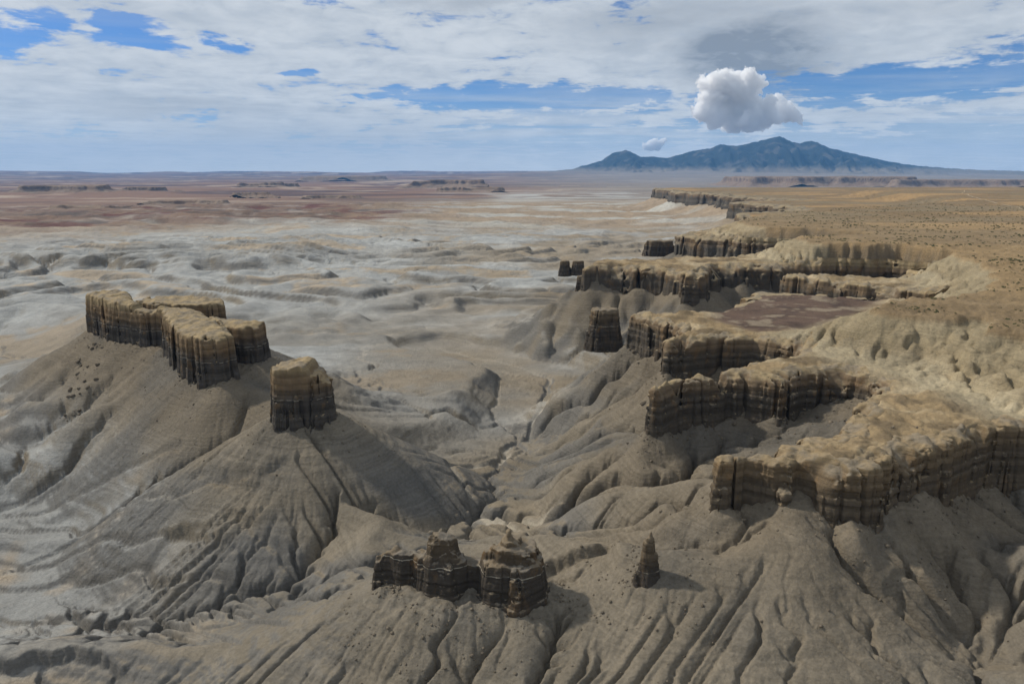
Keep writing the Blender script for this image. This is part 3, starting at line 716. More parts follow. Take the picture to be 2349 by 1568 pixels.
def lerp(a, b, t): return a + (np.asarray(b) - a) * t[:, None]
def C(*c): return np.array(c, float)

# ------------------------------------------------------------------ the ground: one sheet out to the horizon
def build_ground():
    dense = np.radians(np.linspace(-40.5, 40.5, 810))
    side = np.radians(np.concatenate([np.linspace(41.0, 60, 20), np.linspace(64, 296, 40), np.linspace(300, 319, 20)]))
    th = np.concatenate([dense, side])
    rs = [40.0]
    while rs[-1] < 62000:
        r = rs[-1]
        if r < 185: d = 5.0
        else:
            d = min(max(r * r / (190.0 * FPX) * 1.22, 0.3), 0.0068 * r)
            if r > 6500: d = 0.019 * r
        rs.append(r + d)
    rs = np.array(rs); log('ground rows', len(rs), 'cols', len(th))
    R, TH = np.meshgrid(rs, th, indexing='ij')
    x = (R * np.sin(TH)).ravel(); y = (R * np.cos(TH)).ravel()
    h, s1, s2, bench, acc, fl = ground(x, y)
    r = R.ravel()
    # fine relief
    h = h + 0.25 * n2(x / 4.0, y / 4.0, 61) * (r < 900) + 0.10 * n2(x / 1.5, y / 1.5, 62) * (r < 450)
    verts = np.stack([x, y, h], 1)
    nv = len(verts)
    verts = np.vstack([verts, [[0, 0, h[:len(th)].mean()]]])
    q = grid_quads(len(rs), len(th), True)
    me = mesh_from('ground', verts, q, M_GROUND)
    # closing fan under the camera
    nrm = np.empty(len(verts) * 3, np.float32); me.vertex_normals.foreach_get('vector', nrm); nz = np.abs(nrm.reshape(-1, 3)[:nv, 2])
    az = np.degrees(np.arctan2(x, y))
    n_a = fbm(x / 70.0, y / 70.0, 3, 71); n_b = fbm(x / 260.0, y / 160.0, 4, 72); n_c = fbm(x / 25.0, y / 25.0, 3, 73); n_d = fbm(x / 900.0, y / 420.0, 4, 74)
    col = np.tile(C(0.192, 0.166, 0.126), (nv, 1))
    col = lerp(col, C(0.155, 0.139, 0.113), ss(n_a, -0.05, 0.4) * 0.7)
    flat = ss(nz, 0.90, 0.985)
    # pale wash floors
    pale = ss(acc, 2.6, 4.2) * ss(nz, 0.93, 0.99)
    col = lerp(col, C(0.32, 0.265, 0.19), pale * 0.8)
    nq = (r < 1000) & (r > 180)
    wx_ = x[nq] + 9 * n2(x[nq] / 38.0, y[nq] / 38.0, 45) + 2.5 * n2(x[nq] / 15.0, y[nq] / 15.0, 46); wy_ = y[nq] + 9 * n2(x[nq] / 38.0, y[nq] / 38.0, 47) + 2.5 * n2(x[nq] / 15.0, y[nq] / 15.0, 48)
    dm = np.full(wx_.shape, 1e9); do = np.full(wx_.shape, 1e9)
    for vi, (pts, wv) in enumerate(VALLEYS):
        for a, b in segs(pts):
            dd = seg_t(wx_, wy_, a, b)[0]
            if vi < 3: dm = np.minimum(dm, dd)
            else: do = np.minimum(do, dd)
    fl_ = np.zeros(nv); fl_[nq] = (1 - ss(dm, 6, 34)) * 0.75; fl_[nq] = np.maximum(fl_[nq], (1 - ss(do, 2, 14)) * 0.45)
    bed_ = np.zeros(nv); bed_[nq] = 1 - ss(dm, 1.2, 3.4)
    col = lerp(col, C(0.245, 0.202, 0.142), fl_ * ss(nz, 0.70, 0.93))
    col = lerp(col, C(0.39, 0.345, 0.27), bed_ * 0.8 * (1 - ss(h, 30, 48)))
    # grey pale clay of the left valley and the basin
    left = ss(-x - 50, 40, 190) * (1 - ss(h + 8 * n_c, 26, 52)) * (r < 900)
    basin = np.maximum(ss(r - 260 * ss(az, 2, -14), 560, 980), 0.5 * ss(r, 400, 620)) * (1 - ss(h, 30, 62))
    g = np.maximum(left * 0.95, basin)
    pg = lerp(np.tile(C(0.30, 0.302, 0.288), (nv, 1)), C(0.37, 0.30, 0.215), ss(n_b + 0.35 * n_c, 0.08, 0.34) * 0.85)
    pg = lerp(pg, C(0.40, 0.405, 0.388), ss(-n_b + 0.4 * n_c, 0.05, 0.35) * 0.6)
    mid = ss(az, -16, 2) * (1 - ss(r, 5200, 7500))
    pg = lerp(pg, C(0.25, 0.205, 0.145), mid * ss(n_b + n_d, -0.3, 0.25) * 0.85)
    col = lerp(col, pg, g * (ss(nz, 0.62, 0.94) * (r < 700) + ss(nz, 0.80, 0.97) * (r >= 700)))
    # dark blue-grey shale on the steeper cut banks
    dk = (1 - ss(nz, 0.84, 0.97)) * (1 - 0.3 * ss(r, 800, 1300)) * ss(n_a + n_b, -0.35, 0.2) * (1 - ss(h, 30, 75)) * (s1 < -40)
    col = lerp(col, C(0.135, 0.133, 0.126), np.clip(dk * 1.0, 0, 0.7))
    # brown scree under the cliffs
    sb = np.where(r < 1200, poly_sd(x, y, BUTTE_ALL), -1e3)
    tal = np.maximum(ss(s1, -95, -8), ss(sb, -110, -8)) * ss(h, 22, 66)
    col = lerp(col, lerp(np.tile(C(0.172, 0.143, 0.104), (nv, 1)), C(0.13, 0.117, 0.097), ss(n_a, -0.1, 0.35)), tal * 0.85)
    # open country further out
    f1 = ss(r, 2300, 3600) * (s1 < 0)
    b1 = lerp(np.tile(C(0.30, 0.235, 0.165), (nv, 1)), C(0.40, 0.39, 0.35), ss(n_d, 0.0, 0.22) * 0.9)
    red = ss(-az + 6 * n_d, 2, 15) * ss(r + 900 * n_b, 2900, 3700)
    b1 = lerp(b1, lerp(np.tile(C(0.18, 0.118, 0.085), (nv, 1)), C(0.10, 0.072, 0.06), ss(fbm(x / 420.0, y / 190.0, 4, 84), 0.0, 0.25)), red * 0.88)
    b1 = lerp(b1, C(0.115, 0.048, 0.042), red * ss(fbm(x / 330.0, y / 260.0, 4, 75), 0.08, 0.26) * (1 - ss(r, 5200, 7500)) * 0.85)
    b1 = lerp(b1, C(0.36, 0.31, 0.27), red * ss(fbm(x / 240.0, y / 200.0, 3, 76), 0.2, 0.4) * 0.6)
    col = lerp(col, b1, f1)
    f2 = ss(r, 5600, 8500)
    n_e = fbm(x / 3800.0, y / 1500.0, 4, 77)
    b2 = lerp(np.tile(C(0.215, 0.135, 0.095), (nv, 1)), C(0.105, 0.07, 0.062), ss(n_e, -0.08, 0.16))
    b2 = lerp(b2, C(0.36, 0.28, 0.21), ss(fbm(x / 2500.0, y / 1100.0, 4, 78), 0.14, 0.32))
    b2 = lerp(b2, C(0.25, 0.225, 0.19), ss(az, -6, 10) * 0.75)
    b2 = lerp(b2, C(0.42, 0.42, 0.39), ss(az, -9, 0) * (1 - ss(r, 8500, 11000)) * ss(fbm(x / 900.0, y / 400.0, 3, 79), -0.05, 0.2) * 0.9)
    col = lerp(col, b2, f2 * (s1 < 0))
    # mesa top
    top = ss(s1, 4 * np.clip(r / 550, 1, 7), 9 * np.clip(r / 550, 1, 7))
    n_f = fbm(x / 30.0, y / 30.0, 4, 81); n_g = fbm(x / 500.0, y / 260.0, 4, 82)
    pt = lerp(np.tile(C(0.29, 0.215, 0.122), (nv, 1)), C(0.40, 0.32, 0.205), ss(n_f, 0.0, 0.35))
    pt = lerp(pt, C(0.16, 0.122, 0.076), ss(-n_f + 0.5 * n_c, 0.0, 0.28) * 0.85)
    slope2 = ss(s2, -40, -18) * (1 - ss(s2, -2, 2))
    pt = lerp(pt, C(0.30, 0.25, 0.16), slope2 * 0.8)
    up2 = ss(s2, -1, 2)
    pt = lerp(pt, lerp(np.tile(C(0.24, 0.174, 0.10), (nv, 1)), C(0.29, 0.205, 0.11), ss(n_g, -0.1, 0.2)), up2 * 0.9)
    pt = lerp(pt, C(0.40, 0.345, 0.235), (1 - up2) * ss(s2, -75, -45) * (1 - ss(s2, -38, -22)) * 0.7)
    fp = ss(r, 1100, 1900)
    fpc = lerp(np.tile(C(0.205, 0.148, 0.085), (nv, 1)), C(0.32, 0.215, 0.108), ss(n_g + 0.3 * n_d, 0.0, 0.3))
    fpc = lerp(fpc, C(0.22, 0.175, 0.11), ss(-n_g, 0.02, 0.3) * 0.8)
    pt = lerp(pt, fpc, fp)
    pt = lerp(pt, lerp(lerp(np.tile(C(0.125, 0.085, 0.066), (nv, 1)), C(0.085, 0.06, 0.05), ss(n_c, 0.0, 0.3)), C(0.25, 0.20, 0.145), np.maximum(ss(n_f + 0.6 * n_c, 0.25, 0.42), ss(0.045 - np.abs(n2(x / 55.0, y / 30.0, 83)), 0, 0.04) * 0.7)), bench * 0.95)
    col = lerp(col, pt, top)
    col = np.clip(col, 0.02, 0.8)
    set_col(me, np.vstack([col, col[:1]]))
    set_f(me, 'grain', np.append(np.clip(r / 560.0, 0.45, 0.9) * (1 - ss(r, 900, 1900)), 0.3))
    set_f(me, 'grain_far', np.append(ss(r, 500, 1800) * 9.0 * (1 - ss(r, 9000, 14000)), 0.0))
    add('ground', me, kind='structure')
    return
build_ground(); log('ground built')

# ------------------------------------------------------------------ rocks: an iso-surface through a field of distances
def surface_nets(f, org, hs):
    s = f < 0
    cnt = np.zeros(tuple(d - 1 for d in f.shape), np.int8)
    for dx in (0, 1):
        for dy in (0, 1):
            for dz in (0, 1):
                cnt += s[dx:f.shape[0] - 1 + dx, dy:f.shape[1] - 1 + dy, dz:f.shape[2] - 1 + dz]
    act = (cnt > 0) & (cnt < 8)
    ci = np.argwhere(act); idx = np.full(act.shape, -1, np.int32); idx[act] = np.arange(len(ci))
    acc = np.zeros((len(ci), 3)); num = np.zeros(len(ci))
    corners = [(a, b, c) for a in (0, 1) for b in (0, 1) for c in (0, 1)]
    val = {k: f[ci[:, 0] + k[0], ci[:, 1] + k[1], ci[:, 2] + k[2]] for k in corners}
    for a in corners:
        for ax in range(3):
            if a[ax] == 0:
                b = list(a); b[ax] = 1; b = tuple(b)
                fa, fb = val[a], val[b]; m = (fa < 0) != (fb < 0)
                t = np.where(m, fa / np.where(m, fa - fb, 1), 0)
                p = np.array(a, float)[None, :].repeat(len(ci), 0); p[:, ax] = t
                acc += p * m[:, None]; num += m
    v = (ci + acc / num[:, None]) * np.array(hs) + np.array(org)
    quads = []
    for ax in range(3):
        o1, o2 = [(1, 2), (2, 0), (0, 1)][ax]
        n = f.shape
        sl = [slice(0, n[i] - 1) if i == ax else slice(1, n[i] - 1) for i in range(3)]
        sl2 = list(sl); sl2[ax] = slice(1, n[ax])
        a = s[tuple(sl)]; b = s[tuple(sl2)]
        e = np.argwhere(a != b)
        if not len(e): continue
        fl = a[e[:, 0], e[:, 1], e[:, 2]]
        e = e + np.array([0 if i == ax else 1 for i in range(3)])
        def cell(d1, d2):
            q = e.copy(); q[:, o1] -= d1; q[:, o2] -= d2
            return idx[q[:, 0], q[:, 1], q[:, 2]]
        qd = np.stack([cell(1, 1), cell(0, 1), cell(0, 0), cell(1, 0)], 1)
        qd[~fl] = qd[~fl][:, ::-1]
        quads.append(qd)
    q = np.concatenate(quads)
    q = q[(q >= 0).all(1)]
    return v, q

# bedding shared by every cliff: layer edges and how far each stands out
_rs = np.random.RandomState(11)
LAY_Z = np.cumsum(_rs.uniform(0.7, 2.6, 120)) - 20; LAY_O = _rs.uniform(-1, 1, 120); LAY_O[::3] += 0.5
def ledge(z):
    i = np.clip(np.searchsorted(LAY_Z, z), 0, 119); zl = LAY_Z[np.maximum(i - 1, 0)]
    t = ss(z - zl, 0, 0.55)
    return LAY_O[np.maximum(i - 1, 0)] * (1 - t) + LAY_O[i] * t

def rock(name, sd_fn, top_fn, bbox, zr, hs, base_z, top_z, mat, label, cat='butte', group=None, flute=1.0, led=0.16, taper=0.07, roundk=0.8, rough=0.5, seed=0, s=1.0, parts=None, lay_s=1.0):
    x0, x1, y0, y1 = bbox
    xs = np.arange(x0, x1, hs); ys = np.arange(y0, y1, hs); zs = np.arange(zr[0], zr[1], hs)
    X2, Y2 = np.meshgrid(xs, ys, indexing='ij')
    # upright flutes and cracks
    wx = X2 + 1.8 * s * n2(X2 / (6 * s), Y2 / (6 * s), 91 + seed); wy = Y2 + 1.8 * s * n2(X2 / (6 * s), Y2 / (6 * s), 92 + seed)
    fl = 1.9 * np.abs(n2(wx / (8.0 * s), wy / (8.0 * s), 93 + seed)) - 0.6 + 0.8 * np.abs(n2(wx / (3.3 * s), wy / (3.3 * s), 94 + seed))
    crack = ss(0.09 - np.abs(n2(wx / (13.0 * s), wy / (13.0 * s), 95 + seed)), 0, 0.09)
    crack = np.maximum(crack, 0.6 * ss(0.08 - np.abs(n2(wx / (5.0 * s), wy / (5.0 * s), 97 + seed)), 0, 0.08))
    j1 = joints(wx, wy, 6.5 * s, seed + 1); j2 = joints(wx + 50, wy, 2.6 * s, seed + 2); j3 = joints(wx, wy + 90, 4.2 * s, seed + 3)
    soft = (-0.9 * fl + 1.6 * crack) * flute * s
    slot = 6.0 * ss(0.055 - np.abs(n2(wx / (19.0 * s), wy / (19.0 * s), 98 + seed)), 0, 0.04) * s * min(flute, 1.0) * (flute > 0.6)
    soft = soft + slot
    vlow = soft + (1.0 * j1 + 0.4 * j2) * flute * s; vup = soft + (0.6 * j1 + 0.8 * j3 + 0.35 * j2) * flute * s
    tw = 1.3 * n2(X2 / (16 * s), Y2 / (16 * s), 96 + seed)
    if parts is None:
        sd = sd_fn(X2, Y2); parts = [(sd, top_fn(X2, Y2, sd), taper, top_z)]
    f = np.empty((len(xs), len(ys), len(zs)), np.float32)
    for k, z in enumerate(zs):
        zz = (z - base_z) / max(top_z - base_z, 1)
        lg = ledge((z + tw) / lay_s)
        brk = ss(zz + 0.10 * j3, 0.50, 0.56); vert = vlow * (1 - brk) + vup * brk
        r = None
        for sd, top, tp, tz in parts:
            side = -sd + vert * (1 - 0.45 * ss(zz, 0.7, 1.0)) - led * s * lg + tp * (z - base_z) - tp * 0.5 * (tz - base_z) - 1.0 * s * np.clip(0.2 - zz, 0, 0.6)
            q = smax(side, (z - top) * 0.85, roundk * s)
            r = q if r is None else smin(r, q, 0.8)
        f[:, :, k] = r
    # 3-D roughness close to the surface only
    band = np.abs(f) < 1.6 * s
    ii = np.argwhere(band)
    if len(ii):
        px = xs[ii[:, 0]]; py = ys[ii[:, 1]]; pz = zs[ii[:, 2]]
        q = n3(px / (4.2 * s), py / (4.2 * s), pz / (3.4 * s), 3 + seed) * 0.9 + n3(px / (1.7 * s), py / (1.7 * s), pz / (1.4 * s), 7 + seed) * 0.45
        f[band] += (q * rough * s).astype(np.float32)
    v, q = surface_nets(f, (x0, y0, zr[0]), (hs, hs, hs))
    h = ground(v[:, 0].copy(), v[:, 1].copy())[0]
    deep = v[:, 2] < h - 3.0 * s
    keep = ~deep[q].all(1); q = q[keep]
    used = np.unique(q); remap = np.full(len(v), -1, np.int64); remap[used] = np.arange(len(used))
    v = v[used]; q = remap[q]
    me = mesh_from(name, v, q, mat)
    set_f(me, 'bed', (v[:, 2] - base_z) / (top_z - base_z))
    set_f(me, 'layer', ledge((v[:, 2] + 1.3 * n2(v[:, 0] / (16 * s), v[:, 1] / (16 * s), 96 + seed)) / lay_s))
    o = add(name, me, label, cat, group)
    log(name, len(v))
    return o

def joints(x, y, size, seed):
    """a constant random value per jointed block (nearest of scattered centres), -1..1"""
    gx = x / size; gy = y / size; ix = np.floor(gx); iy = np.floor(gy)
    bd = np.full(x.shape, 1e9); bv = np.zeros(x.shape)
    for dx in (-1, 0, 1):
        for dy in (-1, 0, 1):
            cx, cy = ix + dx, iy + dy
            hsh = PERM[(PERM[(cx.astype(np.int64) + seed * 31) & 511] + cy.astype(np.int64)) & 511]
            px = cx + ((hsh * 73) % 512) / 512.0; py = cy + ((hsh * 151) % 512) / 512.0
            dd = (gx - px) ** 2 + (gy - py) ** 2
            m = dd < bd; bd = np.where(m, dd, bd); bv = np.where(m, ((hsh * 211) % 512) / 256.0 - 1, bv)
    return bv
def union_sd(polys):
    def fn(x, y):
        r = None
        for p in polys:
            d = poly_sd(x, y, p); r = d if r is None else np.maximum(r, d)
        return r
    return fn

# the long butte
def top_butte(x, y, sd):
    z = np.full(x.shape, 60.0)
    for p, t in BUTTE: z = np.maximum(z, t - 40 * ss(-poly_sd(x, y, p), 2.0, 7.0))
    z = z + 1.8 * n2(x / 12.0, y / 12.0, 101) + 0.8 * n2(x / 4.0, y / 4.0, 102) - 3.0 * np.exp(-np.maximum(sd, 0) / 3.0) + 1.5
    return z + 0.035 * np.clip(-240 - x, 0, 200) * 0.6
rock('long_butte', union_sd([p for p, t in BUTTE]), top_butte, (-396, -158, 472, 680), (62, 118), 0.9, 79, 111, M_ROCK,
     'long narrow butte of tan and brown banded rock on a scree ridge', flute=1.15, seed=1)
def top_back(x, y, sd):
    return 110 + 1.3 * n2(x / 11.0, y / 11.0, 103) + 0.7 * n2(x / 4.0, y / 4.0, 104) - 2.0 * np.exp(-np.maximum(sd, 0) / 3.0) - 4 * ss(-x, 318, 332) * ss(n2(x / 6.0, y / 6.0, 105), -0.2, 0.2)
rock('flat_topped_butte', lambda x, y: poly_sd(x, y, BUTTE_BACK), top_back, (-346, -240, 606, 674), (66, 117), 0.85, 80, 111, M_ROCK,
     'flat-topped rock wall standing just behind the long narrow butte', seed=2)
# the dark tower
TOWER = [(x - 6, y) for x, y in ((-135, 408), (-130, 402), (-118, 400), (-106, 402), (-100, 410), (-101, 420), (-108, 427), (-122, 428), (-133, 422))]
def top_tower(x, y, sd):
    u = x - TOWER_C[0]
    z = 110.5 + 2.0 * np.exp(-((u - 2) / 3.5) ** 2) - 5 * ss(u, 5, 9) - 4 * ss(u, 10, 16) - 0.8 * ss(-u, 8, 18)
    return z + 0.9 * n2(x / 5.0, y / 5.0, 106) - 1.8 * np.exp(-np.maximum(sd, 0) / 2.5) + 0.6
rock('rock_tower', lambda x, y: poly_sd(x, y, TOWER), top_tower, (-154, -92, 390, 440), (66, 118), 0.52, 79, 112, M_ROCK,
     'lone squat tower of dark layered rock with a thin white band', flute=0.8, taper=0.08, seed=3)

# the two joined knobs in front and the slim spire beside them
def ell(cx, cy, rx, ry):
    def fn(x, y): return (1 - np.hypot((x - cx) / rx, (y - cy) / ry)) * min(rx, ry)
    return fn
def line_sd(pts, w):
    def fn(x, y):
        d = np.full(x.shape, 1e9)
        for a, b in segs([(p[0], p[1], 0) for p in pts]): d = np.minimum(d, seg_t(x, y, a, b)[0])
        return w - d
    return fn
def parts_on(bbox, hs, spec):
    X, Y = np.meshgrid(np.arange(bbox[0], bbox[1], hs), np.arange(bbox[2], bbox[3], hs), indexing='ij')
    out = []
    for fn, top, tp, rough in spec:
        t = (top(X, Y) if callable(top) else top) + rough * n2(X / 3.0, Y / 3.0, 107)
        X_ = X + 2.2 * n2(X / 6.5, Y / 6.5, 141) + 0.8 * n2(X / 2.5, Y / 2.5, 142); Y_ = Y + 2.2 * n2(X / 6.5, Y / 6.5, 143)
        out.append((fn(X_, Y_), t, tp, t.max()))
    return out
bb = (-60, 22, 232, 270)
rock('twin_knob_butte', None, None, bb, (54, 98), 0.36, 66, 90, M_ROCK_DARK, 'dark banded butte with two rounded knobs and a low fin', flute=0.52, led=0.32, roundk=0.6, rough=0.55, seed=4, s=0.8, lay_s=0.62,
     parts=parts_on(bb, 0.36, [(ell(0.6, 248.6, 12.0, 9.6), 79.0, 0.16, 0.7), (ell(0.2, 249.2, 10.2, 8.6), lambda x, y: 84.6 - 0.14 * np.abs(x + 1), 0.24, 0.5), (ell(-0.6, 249.8, 7.4, 6.4), lambda x, y: 86.6 - 0.22 * np.abs(x + 1), 0.26, 0.5),
                              (ell(-6.4, 250, 5.2, 5.0), 82.4, 0.2, 0.6), (ell(-1.4, 250, 3.8, 3.5), lambda x, y: 90.2 + 0.5 * np.clip(x + 1, -4, 0), 0.2, 0.6),
                              (ell(-25.4, 253, 9.0, 6.8), 77.0, 0.16, 0.7), (ell(-26.6, 253, 7.0, 6.0), lambda x, y: 86.6 - 0.42 * np.clip(x + 28.0, 0, 20), 0.27, 0.5), (ell(-15, 252.5, 6, 3.2), 75.2, 0.1, 0.8),
                              (line_sd([(-50, 259), (-42, 257), (-32, 254)], 3.4), lambda x, y: 77.6 + 1.9 * n2(x / 4.0, y / 4.0, 108) - 3.5 * ss(-x, 45, 52), 0.13, 0.8)]))
bb = (40, 62, 234, 257)
rock('rock_spire', None, None, bb, (54, 98), 0.25, 68, 91, M_ROCK_DARK, 'slim dark pointed rock spire standing alone on the ridge', cat='spire', flute=0.4, led=0.24, roundk=0.5, rough=0.4, seed=5, s=0.7, lay_s=0.6,
     parts=parts_on(bb, 0.25, [(ell(50.5, 244.8, 2.9, 2.7), 93.0, 0.20, 0.2)]))

# ------------------------------------------------------------------ the rim of the mesa, headland by headland
def rim_top(droop, dl):
    def fn(x, y, sd):
        zt, s2, bench = plateau(x, y)
        k = np.clip(np.hypot(x, y) / 550.0, 1, 7)
        notch = ss(n2(x / 13.0 / np.clip(k, 1, 3), y / 13.0 / np.clip(k, 1, 3), 120), 0.05, 0.4) * np.exp(-np.maximum(sd, 0) / (6.0 * k)) * 8.0
        return zt + 0.35 - notch - droop * np.exp(-np.maximum(sd, 0) / dl) - 0.8 * ss(sd, 8 * k, 14 * k) - 26 * ss(sd, 14 * k, 18 * k)
    return fn
def headland(name, bbox, hs, label, s=1.0, droop=2.5, dl=4.0, mat=None, zlo=64, base=85, **kw):
    rock(name, sd_rim, rim_top(droop, dl), bbox, (zlo, 117), hs, base, 109, mat or M_ROCK_RIM, label, cat='cliff', group='headlands along the mesa rim', s=s, seed=8, lay_s=max(1.0, s * 0.8), **{**dict(led=0.34), **kw})
headland('mesa_cliff', (74, 282, 250, 352), 0.57, 'tall tan fluted cliff with a dark slot and a thin fin at its end', s=1.0, led=0.36, taper=0.06, mat=M_ROCK_TAN)
headland('mesa_cliff', (68, 226, 352, 430), 0.7, 'dark headland ending in a stepped nose beside a deep narrow canyon', s=1.0, droop=6, dl=5)
headland('mesa_cliff', (84, 226, 430, 660), 0.92, 'pair of rounded brown bluffs below the dark red bench', s=1.2, droop=6, dl=5)
headland('mesa_cliff', (160, 530, 660, 836), 1.3, 'upright columned cliff behind the dark red bench', s=1.5, droop=2.5)
headland('mesa_cliff', (78, 560, 836, 1096), 1.65, 'broad tan headland with gullied slopes beyond the small dark tower', s=1.9, droop=8, dl=9)
headland('mesa_cliff', (290, 640, 1096, 1740), 2.2, 'dark flat-topped cliffs below the shrub-covered mesa edge', s=3.0, droop=4, mat=M_ROCK_FAR, base=80)
headland('mesa_cliff', (440, 1280, 1740, 3150), 5.0, 'receding row of dark cliffs along the far mesa edge', s=6.0, droop=4, mat=M_ROCK_FAR, zlo=20, base=66)
headland('mesa_cliff', (840, 1900, 3150, 5560), 8.0, 'farthest cliff headland, a flat cape above the pale basin', s=8.0, droop=4, mat=M_ROCK_FAR, zlo=-10, base=62)

# small detached stumps off the rim
def stump(name, px, py, zb, w, dpt, hgt, label, hs, s, seed, mat=M_ROCK_DARK, taper=0.1, group=None):
    x, y, _ = P(px, py, zb); y += dpt * 0.5
    bb = (x - w, x + w, y - dpt - 4, y + dpt + 4)
    sdm = ell(x, y, w * 0.55, dpt * 0.55)
    rock(name, sdm, lambda X, Y, sd: zb + hgt + 0.05 * hgt * n2(X / (w * 0.25), Y / (w * 0.25), seed) + 0 * X, bb, (zb - 14, zb + hgt * 1.25), hs, zb, zb + hgt, mat, label, group=group, s=s, seed=seed, taper=taper, roundk=1.2, flute=0.8)
stump('rock_stump', 1388, 772, 72, 26, 20, 25, 'dark block-shaped butte with a pointed cap off the rim', 0.75, 0.9, 12, taper=0.12)
stump('rock_stump', 1332, 655, 74, 10, 9, 13, 'tiny dark rock stump on the slope under the broad headland', 0.6, 0.6, 13)
stump('rock_stump', 1296, 615, 60, 15, 14, 13, 'small black rock stump out on the basin edge', 0.8, 0.8, 14)
stump('rock_stump', 1326, 613, 62, 18, 16, 11, 'low dark rock stump between the black stump and the headland', 0.8, 0.8, 15)
stump('rock_stump', 1515, 572, 72, 50, 30, 17, 'small table-shaped butte beyond the broad headland', 1.5, 1.6, 16)
log('rocks done')

# ------------------------------------------------------------------ the far mountain, about 38 km off
def build_mountain():
    YC = 38000.0
    prof = [(1180, 398), (1240, 394), (1310, 387), (1380, 367), (1405, 350), (1435, 343), (1450, 348), (1468, 358), (1500, 359), (1530, 361), (1560, 353), (1600, 343), (1632, 339), (1650, 330), (1690, 334),
            (1720, 327), (1755, 319), (1788, 311), (1815, 324), (1835, 327), (1862, 321), (1900, 338), (1960, 352), (2040, 370), (2100, 379), (2170, 385), (2250, 389), (2400, 393)]
    xs, zs = [], []
    for px, py in prof:
        a = P(px, py, CAMZ + (100 if py < 393.3 else -100)); k = YC / a[1]
        xs.append(a[0] * k); zs.append(CAMZ + (a[2] - CAMZ) * k)
    gx = np.arange(xs[0] - 800, xs[-1] + 2500, 70.0); gy = np.concatenate([np.arange(30500, 39500, 110.0), np.arange(39500, 45500, 300.0)])
    X, Y = np.meshgrid(gx, gy)
    crest_y = YC + 900 * np.sin(X / 2600.0) + 500 * n2(X / 1500.0, 0 * X, 201)
    k = crest_y / YC
    cz = np.interp(X / k, xs, zs)
    cz = CAMZ + (cz - CAMZ) * k + 26 * n2(X / 330.0, 0 * X, 202) + 14 * n2(X / 130.0, 0 * X, 203)
    base = far_land(X.ravel(), Y.ravel()).reshape(X.shape) - 25
    t = np.abs(Y - crest_y)
    W = 2000 + 3.0 * np.clip(cz, 0, 2500)
    w1 = n2(X / 1500.0, Y / 1500.0, 204); w2 = n2(X / 600.0, Y / 800.0, 205)
    spur = np.abs(n2((X + 500 * w1) / 1150.0, (Y + 500 * w1) / 2600.0, 206)) * 1.5 + 0.6 * np.abs(n2(X / 430.0, Y / 900.0, 207))
    tt = np.clip(t / W * (1 + 0.75 * (spur - 0.5) + 0.15 * w2), 0, 1)
    h = (1 - tt) ** 1.9 * ss(Y, 30600, 33500)
    Z = base + np.maximum(cz - base, 0) * h + 40 * fbm(X / 420.0, Y / 420.0, 4, 208) * ss(t, 0, 500) * ss(h, 0.02, 0.15)
    me = mesh_from('mountain', np.stack([X, Y, Z], -1).reshape(-1, 3), grid_quads(len(gy), len(gx)), M_GROUND)
    zz = Z.ravel(); n = fbm(X / 700.0, Y / 700.0, 4, 209).ravel()
    col = np.tile(C(0.026, 0.034, 0.034), (len(zz), 1))
    col = lerp(col, C(0.12, 0.11, 0.095), ss(n, 0.12, 0.3) * 0.6 + 0.35 * ss(zz, 1300, 1800) * ss(n, -0.2, 0.2))
    col = lerp(col, C(0.19, 0.165, 0.13), 1 - ss(zz + 120 * n, 260, 520))
    set_col(me, np.clip(col, 0.02, 0.5)); set_f(me, 'grain', 0 * zz); set_f(me, 'grain_far', 0 * zz)
    add('mountain', me, kind='structure')
build_mountain()

# ------------------------------------------------------------------ mesas of the middle distance
M_MESA = rock_material('distant_mesa_rock', cap=(0.24, 0.17, 0.12), up=(0.12, 0.09, 0.075), low=(0.17, 0.13, 0.11), dust=(0.26, 0.20, 0.15), scale=14.0)
def mesa(label, left, right, base_py, z0, H, depth, cell, seed, cliff=0.5, rag=1.0):
    """a table of rock seen between two pixel columns, standing on the plain whose foot shows at base_py"""
    a = P(left, base_py, z0); b = P(right, base_py, z0); wdt = b[0] - a[0]; y0 = a[1]
    L = H * 1.9
    gx = np.arange(a[0] - L, b[0] + L, cell); gy = np.arange(y0, y0 + 2 * L + depth, cell)
    X, Y = np.meshgrid(gx, gy)
    e = H * rag
    sd = np.minimum(np.minimum(X - a[0], b[0] - X), np.minimum(Y - y0 - L, y0 + L + depth - Y))
    sd = sd + 2.6 * e * n2(X / (9 * e), Y / (9 * e), seed) + 1.2 * e * n2(X / (3.2 * e), Y / (3.2 * e), seed + 1) + 0.6 * e * np.abs(n2(X / (1.5 * e), Y / (1.5 * e), seed + 2)) - 0.3 * e
    d = np.maximum(0, -sd)
    z = (1 - cliff) * H * np.clip(1 - d / L, 0, 1) ** 1.6 + cliff * H * ss(sd, -cell * 0.8, cell * 0.8) + 0.05 * H * n2(X / H, Y / H, seed + 3)
    foot = ground(X.ravel().copy(), Y.ravel().copy())[0].reshape(X.shape)
    Z = foot - 5 + z
    me = mesh_from('mesa', np.stack([X, Y, Z], -1).reshape(-1, 3), grid_quads(len(gy), len(gx)), M_MESA)
    set_f(me, 'bed', (z / H).ravel()); set_f(me, 'layer', ledge(z.ravel() / 8.0))
    add('mesa', me, label, 'mesa', 'mesas of the far plain')
mesa('long dark blue mesa wall at the foot of the mountain', 1735, 2130, 428, -60, 190, 1500, 32, 301, rag=0.7)
mesa('lower dark mesa joining the right end of the long mesa wall', 2080, 2460, 429, -60, 140, 1400, 32, 311, rag=0.7)
mesa('dark red mesa with a notched skyline on the red plain', 30, 205, 445, -45, 80, 500, 14, 321, rag=0.8)
